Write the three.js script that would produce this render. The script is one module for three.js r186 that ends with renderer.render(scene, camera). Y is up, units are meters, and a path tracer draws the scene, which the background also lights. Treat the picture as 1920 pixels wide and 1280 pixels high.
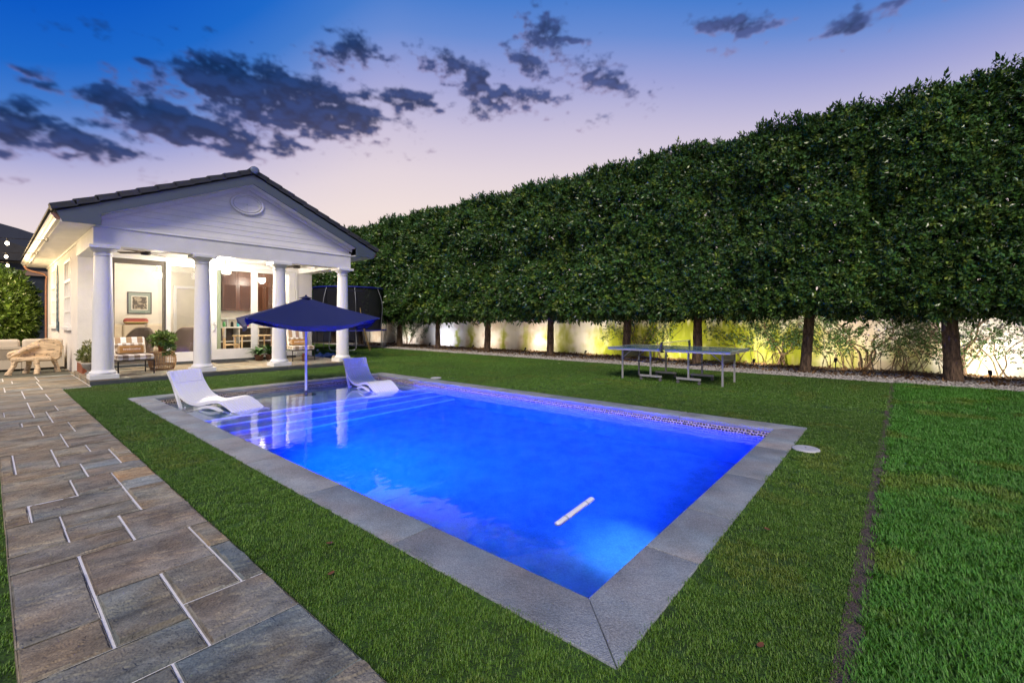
import * as THREE from 'three';
import { mergeGeometries, toCreasedNormals } from 'three/addons/utils/BufferGeometryUtils.js';
import { RoundedBoxGeometry } from 'three/addons/geometries/RoundedBoxGeometry.js';

// ---------------------------------------------------------------- camera, sky, sun, exposure
const scene = new THREE.Scene();
const camera = new THREE.PerspectiveCamera(74.71, 1920 / 1280, 0.05, 2500);
camera.position.set(0, 1.38, 0);
camera.lookAt(0.76175, 1.38, -0.64787);
camera.setViewOffset(1920, 1280, 0, 38.5, 1920, 1280);           // shifted lens keeps the uprights upright
const renderer = new THREE.WebGLRenderer({ antialias: true });
renderer.toneMapping = THREE.LinearToneMapping;
renderer.toneMappingExposure = 1.5;
renderer.shadowMap.enabled = true;

let seedState = 7;
function seed(s) { seedState = s >>> 0; }
function rnd() { seedState = (seedState + 0x6D2B79F5) | 0; let t = Math.imul(seedState ^ (seedState >>> 15), 1 | seedState); t = (t + Math.imul(t ^ (t >>> 7), 61 | t)) ^ t; return ((t ^ (t >>> 14)) >>> 0) / 4294967296; }
const rr = (a, b) => a + (b - a) * rnd();
const clamp = (x, a = 0, b = 1) => Math.min(b, Math.max(a, x));
const lerp = (a, b, t) => a + (b - a) * t;
const smooth = (a, b, x) => { const t = clamp((x - a) / (b - a)); return t * t * (3 - 2 * t); };
function hash(x, y, z = 0) { let h = Math.imul(x, 374761393) ^ Math.imul(y, 668265263) ^ Math.imul(z, 2147483647 - 1274126177); h = Math.imul(h ^ (h >>> 13), 1274126177); return ((h ^ (h >>> 16)) >>> 0) / 4294967296; }
function vnoise(x, y, p = 0, s = 0) {                              // value noise; p = period (0: none)
  const xi = Math.floor(x), yi = Math.floor(y), fx = x - xi, fy = y - yi, u = fx * fx * (3 - 2 * fx), v = fy * fy * (3 - 2 * fy);
  const px = p.length ? p[0] : p, py = p.length ? p[1] : p, w = (a, q) => q ? ((a % q) + q) % q : a;
  const a = hash(w(xi, px), w(yi, py), s), b = hash(w(xi + 1, px), w(yi, py), s), c = hash(w(xi, px), w(yi + 1, py), s), d = hash(w(xi + 1, px), w(yi + 1, py), s);
  return a + (b - a) * u + (c - a) * v + (a - b - c + d) * u * v;
}
function fbm(x, y, oct = 4, p = 0, s = 0) { let a = 0.5, t = 0, n = 0; for (let i = 0; i < oct; i++) { t += a * vnoise(x, y, p, s + i * 17); n += a; x *= 2; y *= 2; p = p.length ? [p[0] * 2, p[1] * 2] : p * 2; a *= 0.5; } return t / n; }
const lin = (c) => { c /= 255; return c <= 0.04045 ? c / 12.92 : Math.pow((c + 0.055) / 1.055, 2.4); };

const DEG = 180 / Math.PI;
function makeSky() {
  const W = 3072, H = 1536, data = new Float32Array(W * H * 4);
  // air: sRGB stops by height above the horizon, on the glow's side
  const stops = [[0, 250, 228, 212], [8, 248, 226, 216], [13.5, 241, 224, 221], [18, 228, 214, 222], [22.7, 204, 195, 220], [28, 160, 165, 216], [32.4, 105, 141, 212], [36, 68, 124, 207], [42, 30, 105, 203], [50, 14, 90, 197], [60, 10, 78, 184], [90, 12, 68, 162]]
    .map((s) => [s[0], lin(s[1]), lin(s[2]), lin(s[3])]);
  const air = (e) => { let i = 0; while (i < stops.length - 2 && stops[i + 1][0] < e) i++; const a = stops[i], b = stops[i + 1], t = clamp((e - a[0]) / (b[0] - a[0])); return [1, 2, 3].map((k) => lerp(a[k], b[k], t)); };
  // clouds: azimuth, elevation, half sizes (degrees), tilt, weight
  const clouds = [[-69.1, 23, 10.9, 2.9, 0, 1], [-73.6, 24.2, 2.7, 1.7, 0, .9], [-65.9, 25.2, 4.6, 1.6, 0, .9], [-61.3, 22.8, 4, 1.4, 0, .9], [-74.1, 19.1, 7.1, 1.3, 0, .9], [-77.7, 19.2, 2.2, 1.6, 0, .7], [-80.4, 19.4, 2.5, 1.2, 0, .8], [-82.2, 20.5, 1.6, .9, 20, .7], [-85.8, 16.2, 4.3, 1.6, -8, 1], [-88.9, 15, 1.5, 1.8, 0, .9], [-89.2, 16.6, 1, .7, 0, .8], [-87.3, 20.7, 1, .4, 0, .7], [-85.6, 19.8, 1.4, .5, 10, .8], [-60.4, 29.3, 3.4, 1.4, 0, .95], [-75.9, 25.9, 1.1, .4, -20, .5], [-48.2, 29.5, 4.2, 1.2, -8, .85], [-44.6, 28.1, 2, .9, 0, .6], [-51.8, 25.1, 3.9, .9, 0, .75], [-40.7, 26.6, 5.8, 1.2, -5, .9], [-36.1, 32.2, 2.8, 2.2, -35, .95], [-38.7, 29.8, 3.4, 1, -30, .85], [-31.6, 31.8, 1.6, .3, 0, .7], [-28.6, 27.4, 3.9, 1.4, -25, .95], [-29, 29.8, 1.4, .6, 0, .6], [-30.4, 23.8, 2.2, .6, 0, .5], [-15.3, 31, 3.5, .8, -8, .9], [-11.1, 30.1, 3, 1.1, 5, .8], [-3.7, 27.8, 2, .9, -10, .95], [.3, 28.4, 2.6, .6, -10, .7], [-44.1, 24.8, 2.3, 1.1, 0, .7], [-53.5, 26.2, 2.9, .5, 0, .6], [-23.5, 25.9, 1.9, .5, 0, .3], [-72.2, 17.8, 2.5, .4, 0, .3], [-56.4, 25.3, 2.6, .7, 0, .4], [-80.6, 15.8, 2.5, .5, 0, .4],
    [-104, 20, 8, 2, 0, .9], [-118, 24, 9, 2.2, -6, .9], [-150, 26, 10, 2.4, 4, .8], [168, 22, 9, 2, 0, .8], [120, 28, 11, 2.6, 6, .8], [70, 24, 9, 2, -4, .8], [28, 27, 8, 1.8, 0, .8], [14, 33, 6, 1.6, -8, .8]];
  for (let j = 0; j < H; j++) {
    const el = ((j + 0.5) / H - 0.5) * 180;
    for (let i = 0; i < W; i++) {
      const az = ((i + 0.5) / W - 0.5) * 360, o = (j * W + i) * 4;
      let c;
      if (el < -0.5) c = [0.05, 0.05, 0.055];
      else {
        let da = az + 48; if (da > 180) da -= 360; if (da < -180) da += 360;          // from the place where the sun went down
        let k = da < 0 ? 1 + 1.05 * smooth(6, 48, -da) : 1 + 0.24 * smooth(14, 62, da);
        k = lerp(k, 1.55, smooth(75, 170, Math.abs(da)));
        c = air(Math.min(90, Math.max(0, el) * k));
        if (el > 8 && el < 50) {
          const wx = (fbm(az * 0.35, el * 0.6, 4, 0, 5) - 0.5) * 2.8, wy = (fbm(az * 0.35, el * 0.6, 4, 0, 91) - 0.5) * 1.3;
          let g = 0, low = 0;
          for (const q of clouds) {
            let dx = (az + wx - q[0]), dy = el + wy - q[1]; if (dx > 180) dx -= 360; if (dx < -180) dx += 360;
            if (Math.abs(dx) > 30 || Math.abs(dy) > 12) continue;
            const a = q[4] / DEG, x = (dx * Math.cos(a) + dy * Math.sin(a)) / q[2], y = (-dx * Math.sin(a) + dy * Math.cos(a)) / q[3];
            const v = q[5] * Math.exp(-(x * x + y * y) * 0.9); g += v; low += v * clamp(0.5 - y * 0.5);
          }
          if (g > 0.03) {
            const nz = (e) => fbm(az * 0.75 + 11, e * 1.45, 6, 0, 31), n = nz(el), soft = (e) => fbm(az * 0.75 + 11, e * 1.45, 3, 0, 31), n2 = fbm(az * 3.1, el * 5.2, 4, 0, 57);
            const d = smooth(0.30, 1.0, Math.min(g, 1.2) * 1.06 + (n - 0.5) * 1.75 + (n2 - 0.5) * 0.28 + 0.02);
            const under = clamp(low / g * 1.3 - 0.3), right = smooth(-70, -15, az);
            const dark = [lerp(0.008, 0.045, right), lerp(0.029, 0.07, right), lerp(0.115, 0.20, right)];
            const t = 0.7 + 0.7 * clamp(0.4 + (soft(el) - soft(el + 0.8)) * 2.4), thin = 1 - smooth(0.35, 0.95, d);
            const pink = [0.33, 0.215, 0.33], cc = [0, 1, 2].map((k2) => lerp(dark[k2] * t, pink[k2], clamp(under * (0.10 + 0.7 * thin))));
            c = [0, 1, 2].map((k2) => lerp(c[k2], cc[k2], d * 0.94));
          }
        }
      }
      data[o] = c[0] / 1.5; data[o + 1] = c[1] / 1.5; data[o + 2] = c[2] / 1.5;          // the exposure is 1.5 data[o + 3] = 1;
    }
  }
  const t = new THREE.DataTexture(data, W, H, THREE.RGBAFormat, THREE.FloatType);
  t.mapping = THREE.EquirectangularReflectionMapping; t.magFilter = t.minFilter = THREE.LinearFilter; t.needsUpdate = true;
  return t;
}
const skyTexture = makeSky();
scene.background = skyTexture; scene.environment = skyTexture;
scene.backgroundIntensity = 1; scene.environmentIntensity = 1;

// added soft fill light, behind left of the camera, to brighten the foreground
const sun = new THREE.DirectionalLight(0xfff1dd, 2.0);
sun.position.set(-24, 36, 16); sun.target.position.set(5, 0, -8); sun.shadow.radius = 45; sun.castShadow = true;
sun.shadow.camera.left = -30; sun.shadow.camera.right = 30; sun.shadow.camera.top = 30; sun.shadow.camera.bottom = -30; sun.shadow.camera.far = 120;
scene.add(sun, sun.target);

// ---------------------------------------------------------------- helpers
const names = new Map();
function numbered(n) { const k = names.get(n) || 0; names.set(n, k + 1); return k ? `${n}_${String(k).padStart(3, '0')}` : n; }
function shade(o) { o.castShadow = true; o.receiveShadow = true; return o; }
function thing(name, label, category, pos = [0, 0, 0], turn = 0, group) {
  const o = new THREE.Group(); o.name = numbered(name); o.position.set(...pos); o.rotation.y = turn;
  o.userData = { label, category }; if (group) o.userData.group = group; scene.add(o); return o;
}
function part(name, geo, mat, parent) { const m = shade(new THREE.Mesh(Array.isArray(geo) ? merge(geo) : geo, mat)); m.name = name; parent.add(m); return m; }
function single(name, geo, mat, label, category, pos = [0, 0, 0], turn = 0, group) {
  const m = part(numbered(name), geo, mat, scene); m.position.set(...pos); m.rotation.y = turn;
  m.userData = { label, category }; if (group) m.userData.group = group; return m;
}
function structure(name, geo, mat) { const m = part(numbered(name), geo, mat, scene); m.userData = { kind: 'structure' }; return m; }
function merge(list) {
  const l = list.map((g) => { let q = g.index ? g.toNonIndexed() : g; for (const k of Object.keys(q.attributes)) if (!['position', 'normal', 'uv'].includes(k)) q.deleteAttribute(k); return q; });
  return mergeGeometries(l, false);
}
// texture coordinates in metres, by the way each face points
function uvm(geo, s = 1, ou = 0, ov = 0) {
  const g = geo.index ? geo.toNonIndexed() : geo, p = g.attributes.position, uv = new Float32Array(p.count * 2);
  const a = new THREE.Vector3(), b = new THREE.Vector3(), c = new THREE.Vector3();
  for (let i = 0; i < p.count; i += 3) {
    a.fromBufferAttribute(p, i); b.fromBufferAttribute(p, i + 1); c.fromBufferAttribute(p, i + 2);
    const n = b.clone().sub(a).cross(c.clone().sub(a)), ax = Math.abs(n.x), ay = Math.abs(n.y), az = Math.abs(n.z);
    [a, b, c].forEach((v, k) => { const [u, w] = ay >= ax && ay >= az ? [v.x, v.z] : ax >= az ? [v.z, v.y] : [v.x, v.y]; uv[(i + k) * 2] = u / s + ou; uv[(i + k) * 2 + 1] = w / s + ov; });
  }
  g.setAttribute('uv', new THREE.BufferAttribute(uv, 2)); return g;
}
const bx = (x0, x1, y0, y1, z0, z1) => new THREE.BoxGeometry(Math.abs(x1 - x0), Math.abs(y1 - y0), Math.abs(z1 - z0)).translate((x0 + x1) / 2, (y0 + y1) / 2, (z0 + z1) / 2);
const rb = (x0, x1, y0, y1, z0, z1, r = 0.01, seg = 2) => new RoundedBoxGeometry(Math.abs(x1 - x0), Math.abs(y1 - y0), Math.abs(z1 - z0), seg, r).translate((x0 + x1) / 2, (y0 + y1) / 2, (z0 + z1) / 2);
const V = (x, y, z) => new THREE.Vector3(x, y, z);
function rod(a, b, r, r2 = r, seg = 8) {
  const A = V(...a), B = V(...b), d = B.clone().sub(A), g = new THREE.CylinderGeometry(r2, r, d.length(), seg);
  g.applyQuaternion(new THREE.Quaternion().setFromUnitVectors(V(0, 1, 0), d.clone().normalize())); const m = A.add(B).multiplyScalar(0.5); return g.translate(m.x, m.y, m.z);
}
function bar(a, b, w, h) {                                          // square-section bar
  const A = V(...a), B = V(...b), d = B.clone().sub(A), g = new THREE.BoxGeometry(w, d.length(), h);
  g.applyQuaternion(new THREE.Quaternion().setFromUnitVectors(V(0, 1, 0), d.clone().normalize())); const m = A.add(B).multiplyScalar(0.5); return g.translate(m.x, m.y, m.z);
}
function tube(pts, r, seg = 24, rs = 7, closed = false) { return new THREE.TubeGeometry(new THREE.CatmullRomCurve3(pts.map((p) => V(...p)), closed), seg, r, rs, closed); }
function taperTube(pts, radii, seg = 20, rs = 9, rough = 0, sd = 1) {
  const c = new THREE.CatmullRomCurve3(pts.map((p) => V(...p))), g = new THREE.TubeGeometry(c, seg, 1, rs, false), p = g.attributes.position, P = V(0, 0, 0);
  for (let i = 0; i <= seg; i++) {
    const t = i / seg, q = t * (radii.length - 1), k = Math.min(radii.length - 2, Math.floor(q)), r = lerp(radii[k], radii[k + 1], q - k); c.getPointAt(t, P);
    for (let j = 0; j <= rs; j++) {
      const n = i * (rs + 1) + j, v = V(p.getX(n), p.getY(n), p.getZ(n)).sub(P);
      const f = r * (1 + rough * (fbm((j % rs) * 1.3 + sd * 9, i * 0.55 + sd, 2, 0, sd) - 0.5) * 2); v.multiplyScalar(f).add(P); p.setXYZ(n, v.x, v.y, v.z);
    }
  }
  g.computeVertexNormals(); return g;
}
const lathe = (pts, seg = 28) => new THREE.LatheGeometry(pts.map((p) => new THREE.Vector2(p[0], p[1])), seg);
function extrude(pts, depth, holes = []) { const s = new THREE.Shape(pts.map((p) => new THREE.Vector2(p[0], p[1]))); for (const h of holes) s.holes.push(new THREE.Path(h.map((p) => new THREE.Vector2(p[0], p[1])))); return new THREE.ExtrudeGeometry(s, { depth, bevelEnabled: false }); }
function sheet(pts, y, holes = []) { const s = new THREE.Shape(pts.map((p) => new THREE.Vector2(p[0], -p[1]))); for (const h of holes) s.holes.push(new THREE.Path(h.map((p) => new THREE.Vector2(p[0], -p[1])))); return new THREE.ShapeGeometry(s).rotateX(-Math.PI / 2).translate(0, y, 0); }
function roughen(g, amp, freq, sd = 1) {
  const p = g.attributes.position, n = g.attributes.normal;
  for (let i = 0; i < p.count; i++) { const x = p.getX(i) * freq, y = p.getY(i) * freq, z = p.getZ(i) * freq, d = (fbm(x + z * 0.7 + sd, y - z * 0.6, 3, 0, sd) - 0.5) * 2 * amp; p.setXYZ(i, p.getX(i) + n.getX(i) * d, p.getY(i) + n.getY(i) * d, p.getZ(i) + n.getZ(i) * d); }
  g.computeVertexNormals(); return g;
}

// ---------------------------------------------------------------- textures and materials
function tex(W, H, fn, srgb = true, repeat = true) {
  const d = new Uint8Array(W * H * 4);
  for (let j = 0; j < H; j++) for (let i = 0; i < W; i++) { const c = fn(i / W, j / H), o = (j * W + i) * 4; d[o] = clamp(c[0], 0, 255); d[o + 1] = clamp(c[1], 0, 255); d[o + 2] = clamp(c[2], 0, 255); d[o + 3] = c[3] ?? 255; }
  const t = new THREE.DataTexture(d, W, H); t.magFilter = THREE.LinearFilter; t.minFilter = THREE.LinearMipmapLinearFilter; t.generateMipmaps = true;
  if (repeat) t.wrapS = t.wrapT = THREE.RepeatWrapping; if (srgb) t.colorSpace = THREE.SRGBColorSpace; t.needsUpdate = true; return t;
}
const grey = (W, fn) => tex(W, W, (u, v) => { const g = 255 * clamp(fn(u, v)); return [g, g, g]; }, false);
const M = (o) => new THREE.MeshStandardMaterial({ roughness: 0.6, ...o });
const P = (o) => new THREE.MeshPhysicalMaterial({ roughness: 0.6, ...o });
const rgb = (r, g, b) => new THREE.Color().setRGB(r, g, b);

const fineBump = grey(256, (u, v) => 0.5 * vnoise(u * 64, v * 64, 64, 3) + 0.5 * vnoise(u * 128, v * 128, 128, 4));
const grainBump = grey(512, (u, v) => 0.45 * fbm(u * 24, v * 24, 4, 24, 8) + 0.55 * vnoise(u * 200, v * 200, 200, 9));
const mottle = tex(256, 256, (u, v) => { const g = 214 + 60 * (fbm(u * 6, v * 6, 5, 6, 12) - 0.5) + 26 * (vnoise(u * 100, v * 100, 100, 2) - 0.5); return [g, g, g]; });
// split stone: layers that break off in steps, with long torn edges
function cleft(u, v, sd) {
  const wx = (fbm(u * 4, v * 4, 3, 4, sd) - 0.5) * 0.5, h = fbm(u * 3 + wx, v * 7 + wx * 1.2, 5, [3, 7], sd + 3) * 12, s = Math.floor(h), f = h - s;
  return (s + smooth(0.0, 0.1, f)) / 13;
}
const cleftMap = [0, 1].map((k) => grey(768, (u, v) => 0.8 * cleft(u, v, 40 + k * 9) + 0.12 * fbm(u * 30, v * 44, 3, [30, 44], 6) + 0.08 * vnoise(u * 190, v * 190, 190, 5)));
const stoneTone = tex(512, 512, (u, v) => { const a = fbm(u * 3, v * 5, 5, [3, 5], 21), b = fbm(u * 14, v * 22, 4, [14, 22], 33), c = vnoise(u * 160, v * 160, 160, 1), g = 168 + 96 * (a - 0.5) + 70 * (b - 0.5) + 34 * (c - 0.5), w = 40 * (fbm(u * 4, v * 4, 3, 4, 71) - 0.5); return [g + w, g, g - w]; });
const slabColors = [[.20, .178, .14], [.165, .155, .137], [.145, .152, .142], [.225, .197, .15], [.125, .14, .142], [.18, .163, .142], [.178, .176, .158], [.27, .195, .115], [.21, .22, .215]];
const slabMats = slabColors.map((c, i) => M({ color: rgb(c[0] * 3.0, c[1] * 2.95, c[2] * 2.6), map: stoneTone, bumpMap: cleftMap[i % 2], bumpScale: 0.035, roughness: 0.72 }));
const porchTileMats = [[.30, .26, .18], [.34, .29, .20], [.27, .25, .19]].map((c) => M({ color: rgb(...c.map((x) => x * 2.0)), map: stoneTone, bumpMap: cleftMap[1], bumpScale: 0.006, roughness: 0.6 }));
const mortar = M({ color: rgb(0.78, 0.77, 0.74), bumpMap: grainBump, bumpScale: 0.003, roughness: 0.9 });
const slate = M({ color: rgb(0.085, 0.10, 0.115), map: mottle, bumpMap: cleftMap[0], bumpScale: 0.006, roughness: 0.55 });
const copingTone = tex(512, 512, (u, v) => { const g = 190 + 70 * (fbm(u * 4, v * 4, 4, 4, 50) - 0.5) + 60 * (vnoise(u * 220, v * 220, 220, 51) - 0.5), w = 30 * (fbm(u * 3, v * 3, 4, 3, 59) - 0.5); return [g + w, g, g - w * 0.6]; });
const copingMats = [[.50, .54, .55], [.45, .50, .52], [.54, .56, .55]].map((c) => M({ color: rgb(...c), map: copingTone, bumpMap: grainBump, bumpScale: 0.006, roughness: 0.75 }));
const white = M({ color: rgb(0.80, 0.80, 0.80), roughness: 0.45, map: mottleLight(), bumpMap: fineBump, bumpScale: 0.0006 });
function mottleLight() { return tex(256, 256, (u, v) => { const g = 246 + 16 * (fbm(u * 4, v * 4, 4, 4, 14) - 0.5) + 6 * (vnoise(u * 90, v * 90, 90, 5) - 0.5); return [g, g, g - 1]; }); }
const stucco = M({ color: rgb(0.76, 0.74, 0.70), map: mottleLight(), bumpMap: grainBump, bumpScale: 0.004, roughness: 0.85 });
const interiorPaint = M({ color: rgb(0.74, 0.70, 0.62), roughness: 0.7, map: mottleLight() });
const sage = M({ color: rgb(0.32, 0.42, 0.30), roughness: 0.7 });
const bargePaint = M({ color: rgb(0.075, 0.10, 0.13), roughness: 0.4, bumpMap: fineBump, bumpScale: 0.0008 });
const roofMats = [[.035, .038, .045], [.045, .046, .052], [.03, .034, .042]].map((c) => M({ color: rgb(...c.map((x) => x * 1.3)), map: mottle, bumpMap: grainBump, bumpScale: 0.003, roughness: 0.6 }));
const copper = M({ color: rgb(0.42, 0.22, 0.15), metalness: 0.4, roughness: 0.5, map: mottle });
const bronze = M({ color: rgb(0.12, 0.105, 0.085), roughness: 0.45 });
const iron = M({ color: rgb(0.025, 0.022, 0.02), metalness: 0.5, roughness: 0.5 });
const steel = M({ color: rgb(0.55, 0.56, 0.58), metalness: 0.8, roughness: 0.35 });
const greyMetal = M({ color: rgb(0.42, 0.43, 0.44), metalness: 0.3, roughness: 0.45 });
const glass = P({ color: rgb(1, 1, 1), transmission: 1, thickness: 0, roughness: 0.0, ior: 1.45 });
const plastic = (r, g, b, ro = 0.4) => M({ color: rgb(r, g, b), roughness: ro });
const woodTex = (r, g, b, s) => tex(256, 512, (u, v) => { const w = fbm(u * 22 + fbm(u * 2, v * 1.2, 3, 0, s) * 3, v * 1.6, 4, 0, s + 5), k = 0.6 + 0.8 * w; return [r * k, g * k, b * k]; });
const cherry = M({ map: woodTex(82, 48, 32, 3), roughness: 0.35, bumpMap: fineBump, bumpScale: 0.0006 });
const paleWood = M({ map: woodTex(226, 200, 158, 7), roughness: 0.55 });
const barkMat = M({ map: tex(256, 512, (u, v) => { const w = fbm(u * 20, v * 5, 5, 0, 4), k = 0.45 + 1.0 * w; return [112 * k, 92 * k, 72 * k]; }), bumpMap: grey(256, (u, v) => fbm(u * 22, v * 6, 5, 0, 6)), bumpScale: 0.03, roughness: 0.95 });
const driftMat = M({ map: tex(512, 512, (u, v) => { const w = fbm(u * 3 + 0.5 * fbm(u * 2, v * 5, 3, 0, 2), v * 26, 4, 0, 4), s = smooth(0.66, 0.75, fbm(u * 6, v * 9, 4, 0, 44)), k = 0.72 + 0.5 * w - 0.42 * s; return [224 * k, 198 * k, 160 * k]; }), bumpMap: grey(256, (u, v) => fbm(u * 4, v * 26, 4, 0, 9)), bumpScale: 0.02, roughness: 0.85 });
const whiteResin = M({ color: rgb(0.80, 0.81, 0.83), roughness: 0.38 });
const cloth = (r, g, b) => M({ color: rgb(r, g, b), roughness: 0.9, bumpMap: fineBump, bumpScale: 0.0015 });
const leafMat = (o = {}) => P({ color: rgb(1, 1, 1), vertexColors: true, roughness: 0.38, side: THREE.DoubleSide, ...o });

// ---------------------------------------------------------------- ground and lawn
const POOL = { x0: 1.92, x1: 6.53, z0: -10.06, z1: -1.13, ox0: 1.62, ox1: 6.86, oz0: -10.38, oz1: -0.83 };
const WATER = -0.12, LEDGE = -0.34;
const turfTone = tex(512, 512, (u, v) => { const a = fbm(u * 5, v * 5, 4, 5, 61), b = vnoise(u * 220, v * 220, 220, 3), k = 0.66 + 0.45 * a + 0.5 * (b - 0.5); return [66 * k, 104 * k, 26 * k]; });
const hole = [[1.7, -10.3], [1.7, -0.91], [6.78, -0.91], [6.78, -10.3]];
structure('ground', uvm(sheet([[-400, 300], [600, 300], [600, -900], [-400, -900]], -0.02, [hole])), M({ color: rgb(0.55, 0.55, 0.5), map: turfTone, roughness: 1 }));
structure('lawn', uvm(sheet([[-12, 6], [13.05, 6], [13.05, -27], [-12, -27]], -0.004, [hole]), 1.3), M({ color: rgb(0.8, 0.8, 0.8), map: turfTone, roughness: 1, bumpMap: grainBump, bumpScale: 0.012 }));
// strip of bare brown edging where the clipped turf meets the longer grass
structure('edging_strip', uvm(sheet([[0.98, -0.16], [0.98, -0.20], [13.0, -0.02], [13.0, 0.055], [6, -0.02], [2, -0.1]], 0.001), 0.7), M({ color: rgb(0.16, 0.12, 0.10), map: mottle, bumpMap: grainBump, bumpScale: 0.02, roughness: 1 }));
const onPath = (x, z) => x > 0.07 && x < 0.972 && z > -12.75;
const onCoping = (x, z) => x > POOL.ox0 - 0.012 && x < POOL.ox1 + 0.012 && z > POOL.oz0 - 0.012 && z < POOL.oz1 + 0.012;
const onHouse = (x, z) => (x > 1.40 && x < 7.56 && z < -12.93 && z > -24.6) || (x < 1.42 && z < -12.71);
const stripZ = (x) => lerp(-0.16, 0.015, clamp((x - 1) / 12));
function bladeTuft(n, h, w, spread, lean, sd) {
  seed(sd); const pos = [], col = [];
  for (let i = 0; i < n; i++) {
    const a = rr(0, 6.283), r = Math.sqrt(rnd()) * spread, x = Math.cos(a) * r, z = Math.sin(a) * r, d = rr(0, 6.283), l = rr(0.2, 1) * lean, hh = h * rr(0.6, 1.12), ww = w * rr(0.7, 1.2);
    const dx = Math.cos(d), dz = Math.sin(d), px = -dz * ww / 2, pz = dx * ww / 2, mx = x + dx * l * hh * 0.35, mz = z + dz * l * hh * 0.35, tx = x + dx * l * hh, tz = z + dz * l * hh, ty = hh * Math.sqrt(Math.max(0.1, 1 - l * l * 0.6));
    const b = rr(0.75, 1.25), c = [b * rr(0.85, 1.15), b, b * rr(0.7, 1.1)];
    pos.push(x - px, 0, z - pz, x + px, 0, z + pz, mx + px, ty * 0.55, mz + pz, x - px, 0, z - pz, mx + px, ty * 0.55, mz + pz, mx - px, ty * 0.55, mz - pz, mx - px, ty * 0.55, mz - pz, mx + px, ty * 0.55, mz + pz, tx, ty, tz);
    for (let k = 0; k < 9; k++) col.push(...c);
  }
  const g = new THREE.BufferGeometry(); g.setAttribute('position', new THREE.Float32BufferAttribute(pos, 3)); g.setAttribute('color', new THREE.Float32BufferAttribute(col, 3)); g.computeVertexNormals(); return g;
}
const grassMat = leafMat({ roughness: 0.55 });
function scatter(name, geo, mat, spots, parent = scene) {           // spots: [x, y, z, scale, turn, [r, g, b], tilt matrix?]
  const im = new THREE.InstancedMesh(geo, mat, spots.length), m = new THREE.Matrix4(), q = new THREE.Quaternion(), c = new THREE.Color();
  spots.forEach((s, i) => { if (s[6]) q.copy(s[6]); else q.setFromAxisAngle(V(0, 1, 0), s[4]); const k = s[3]; m.compose(V(s[0], s[1], s[2]), q, Array.isArray(k) ? V(...k) : V(k, k, k)); im.setMatrixAt(i, m); im.setColorAt(i, c.setRGB(...s[5])); });
  im.name = name; shade(im); parent.add(im); return im;
}
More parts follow.
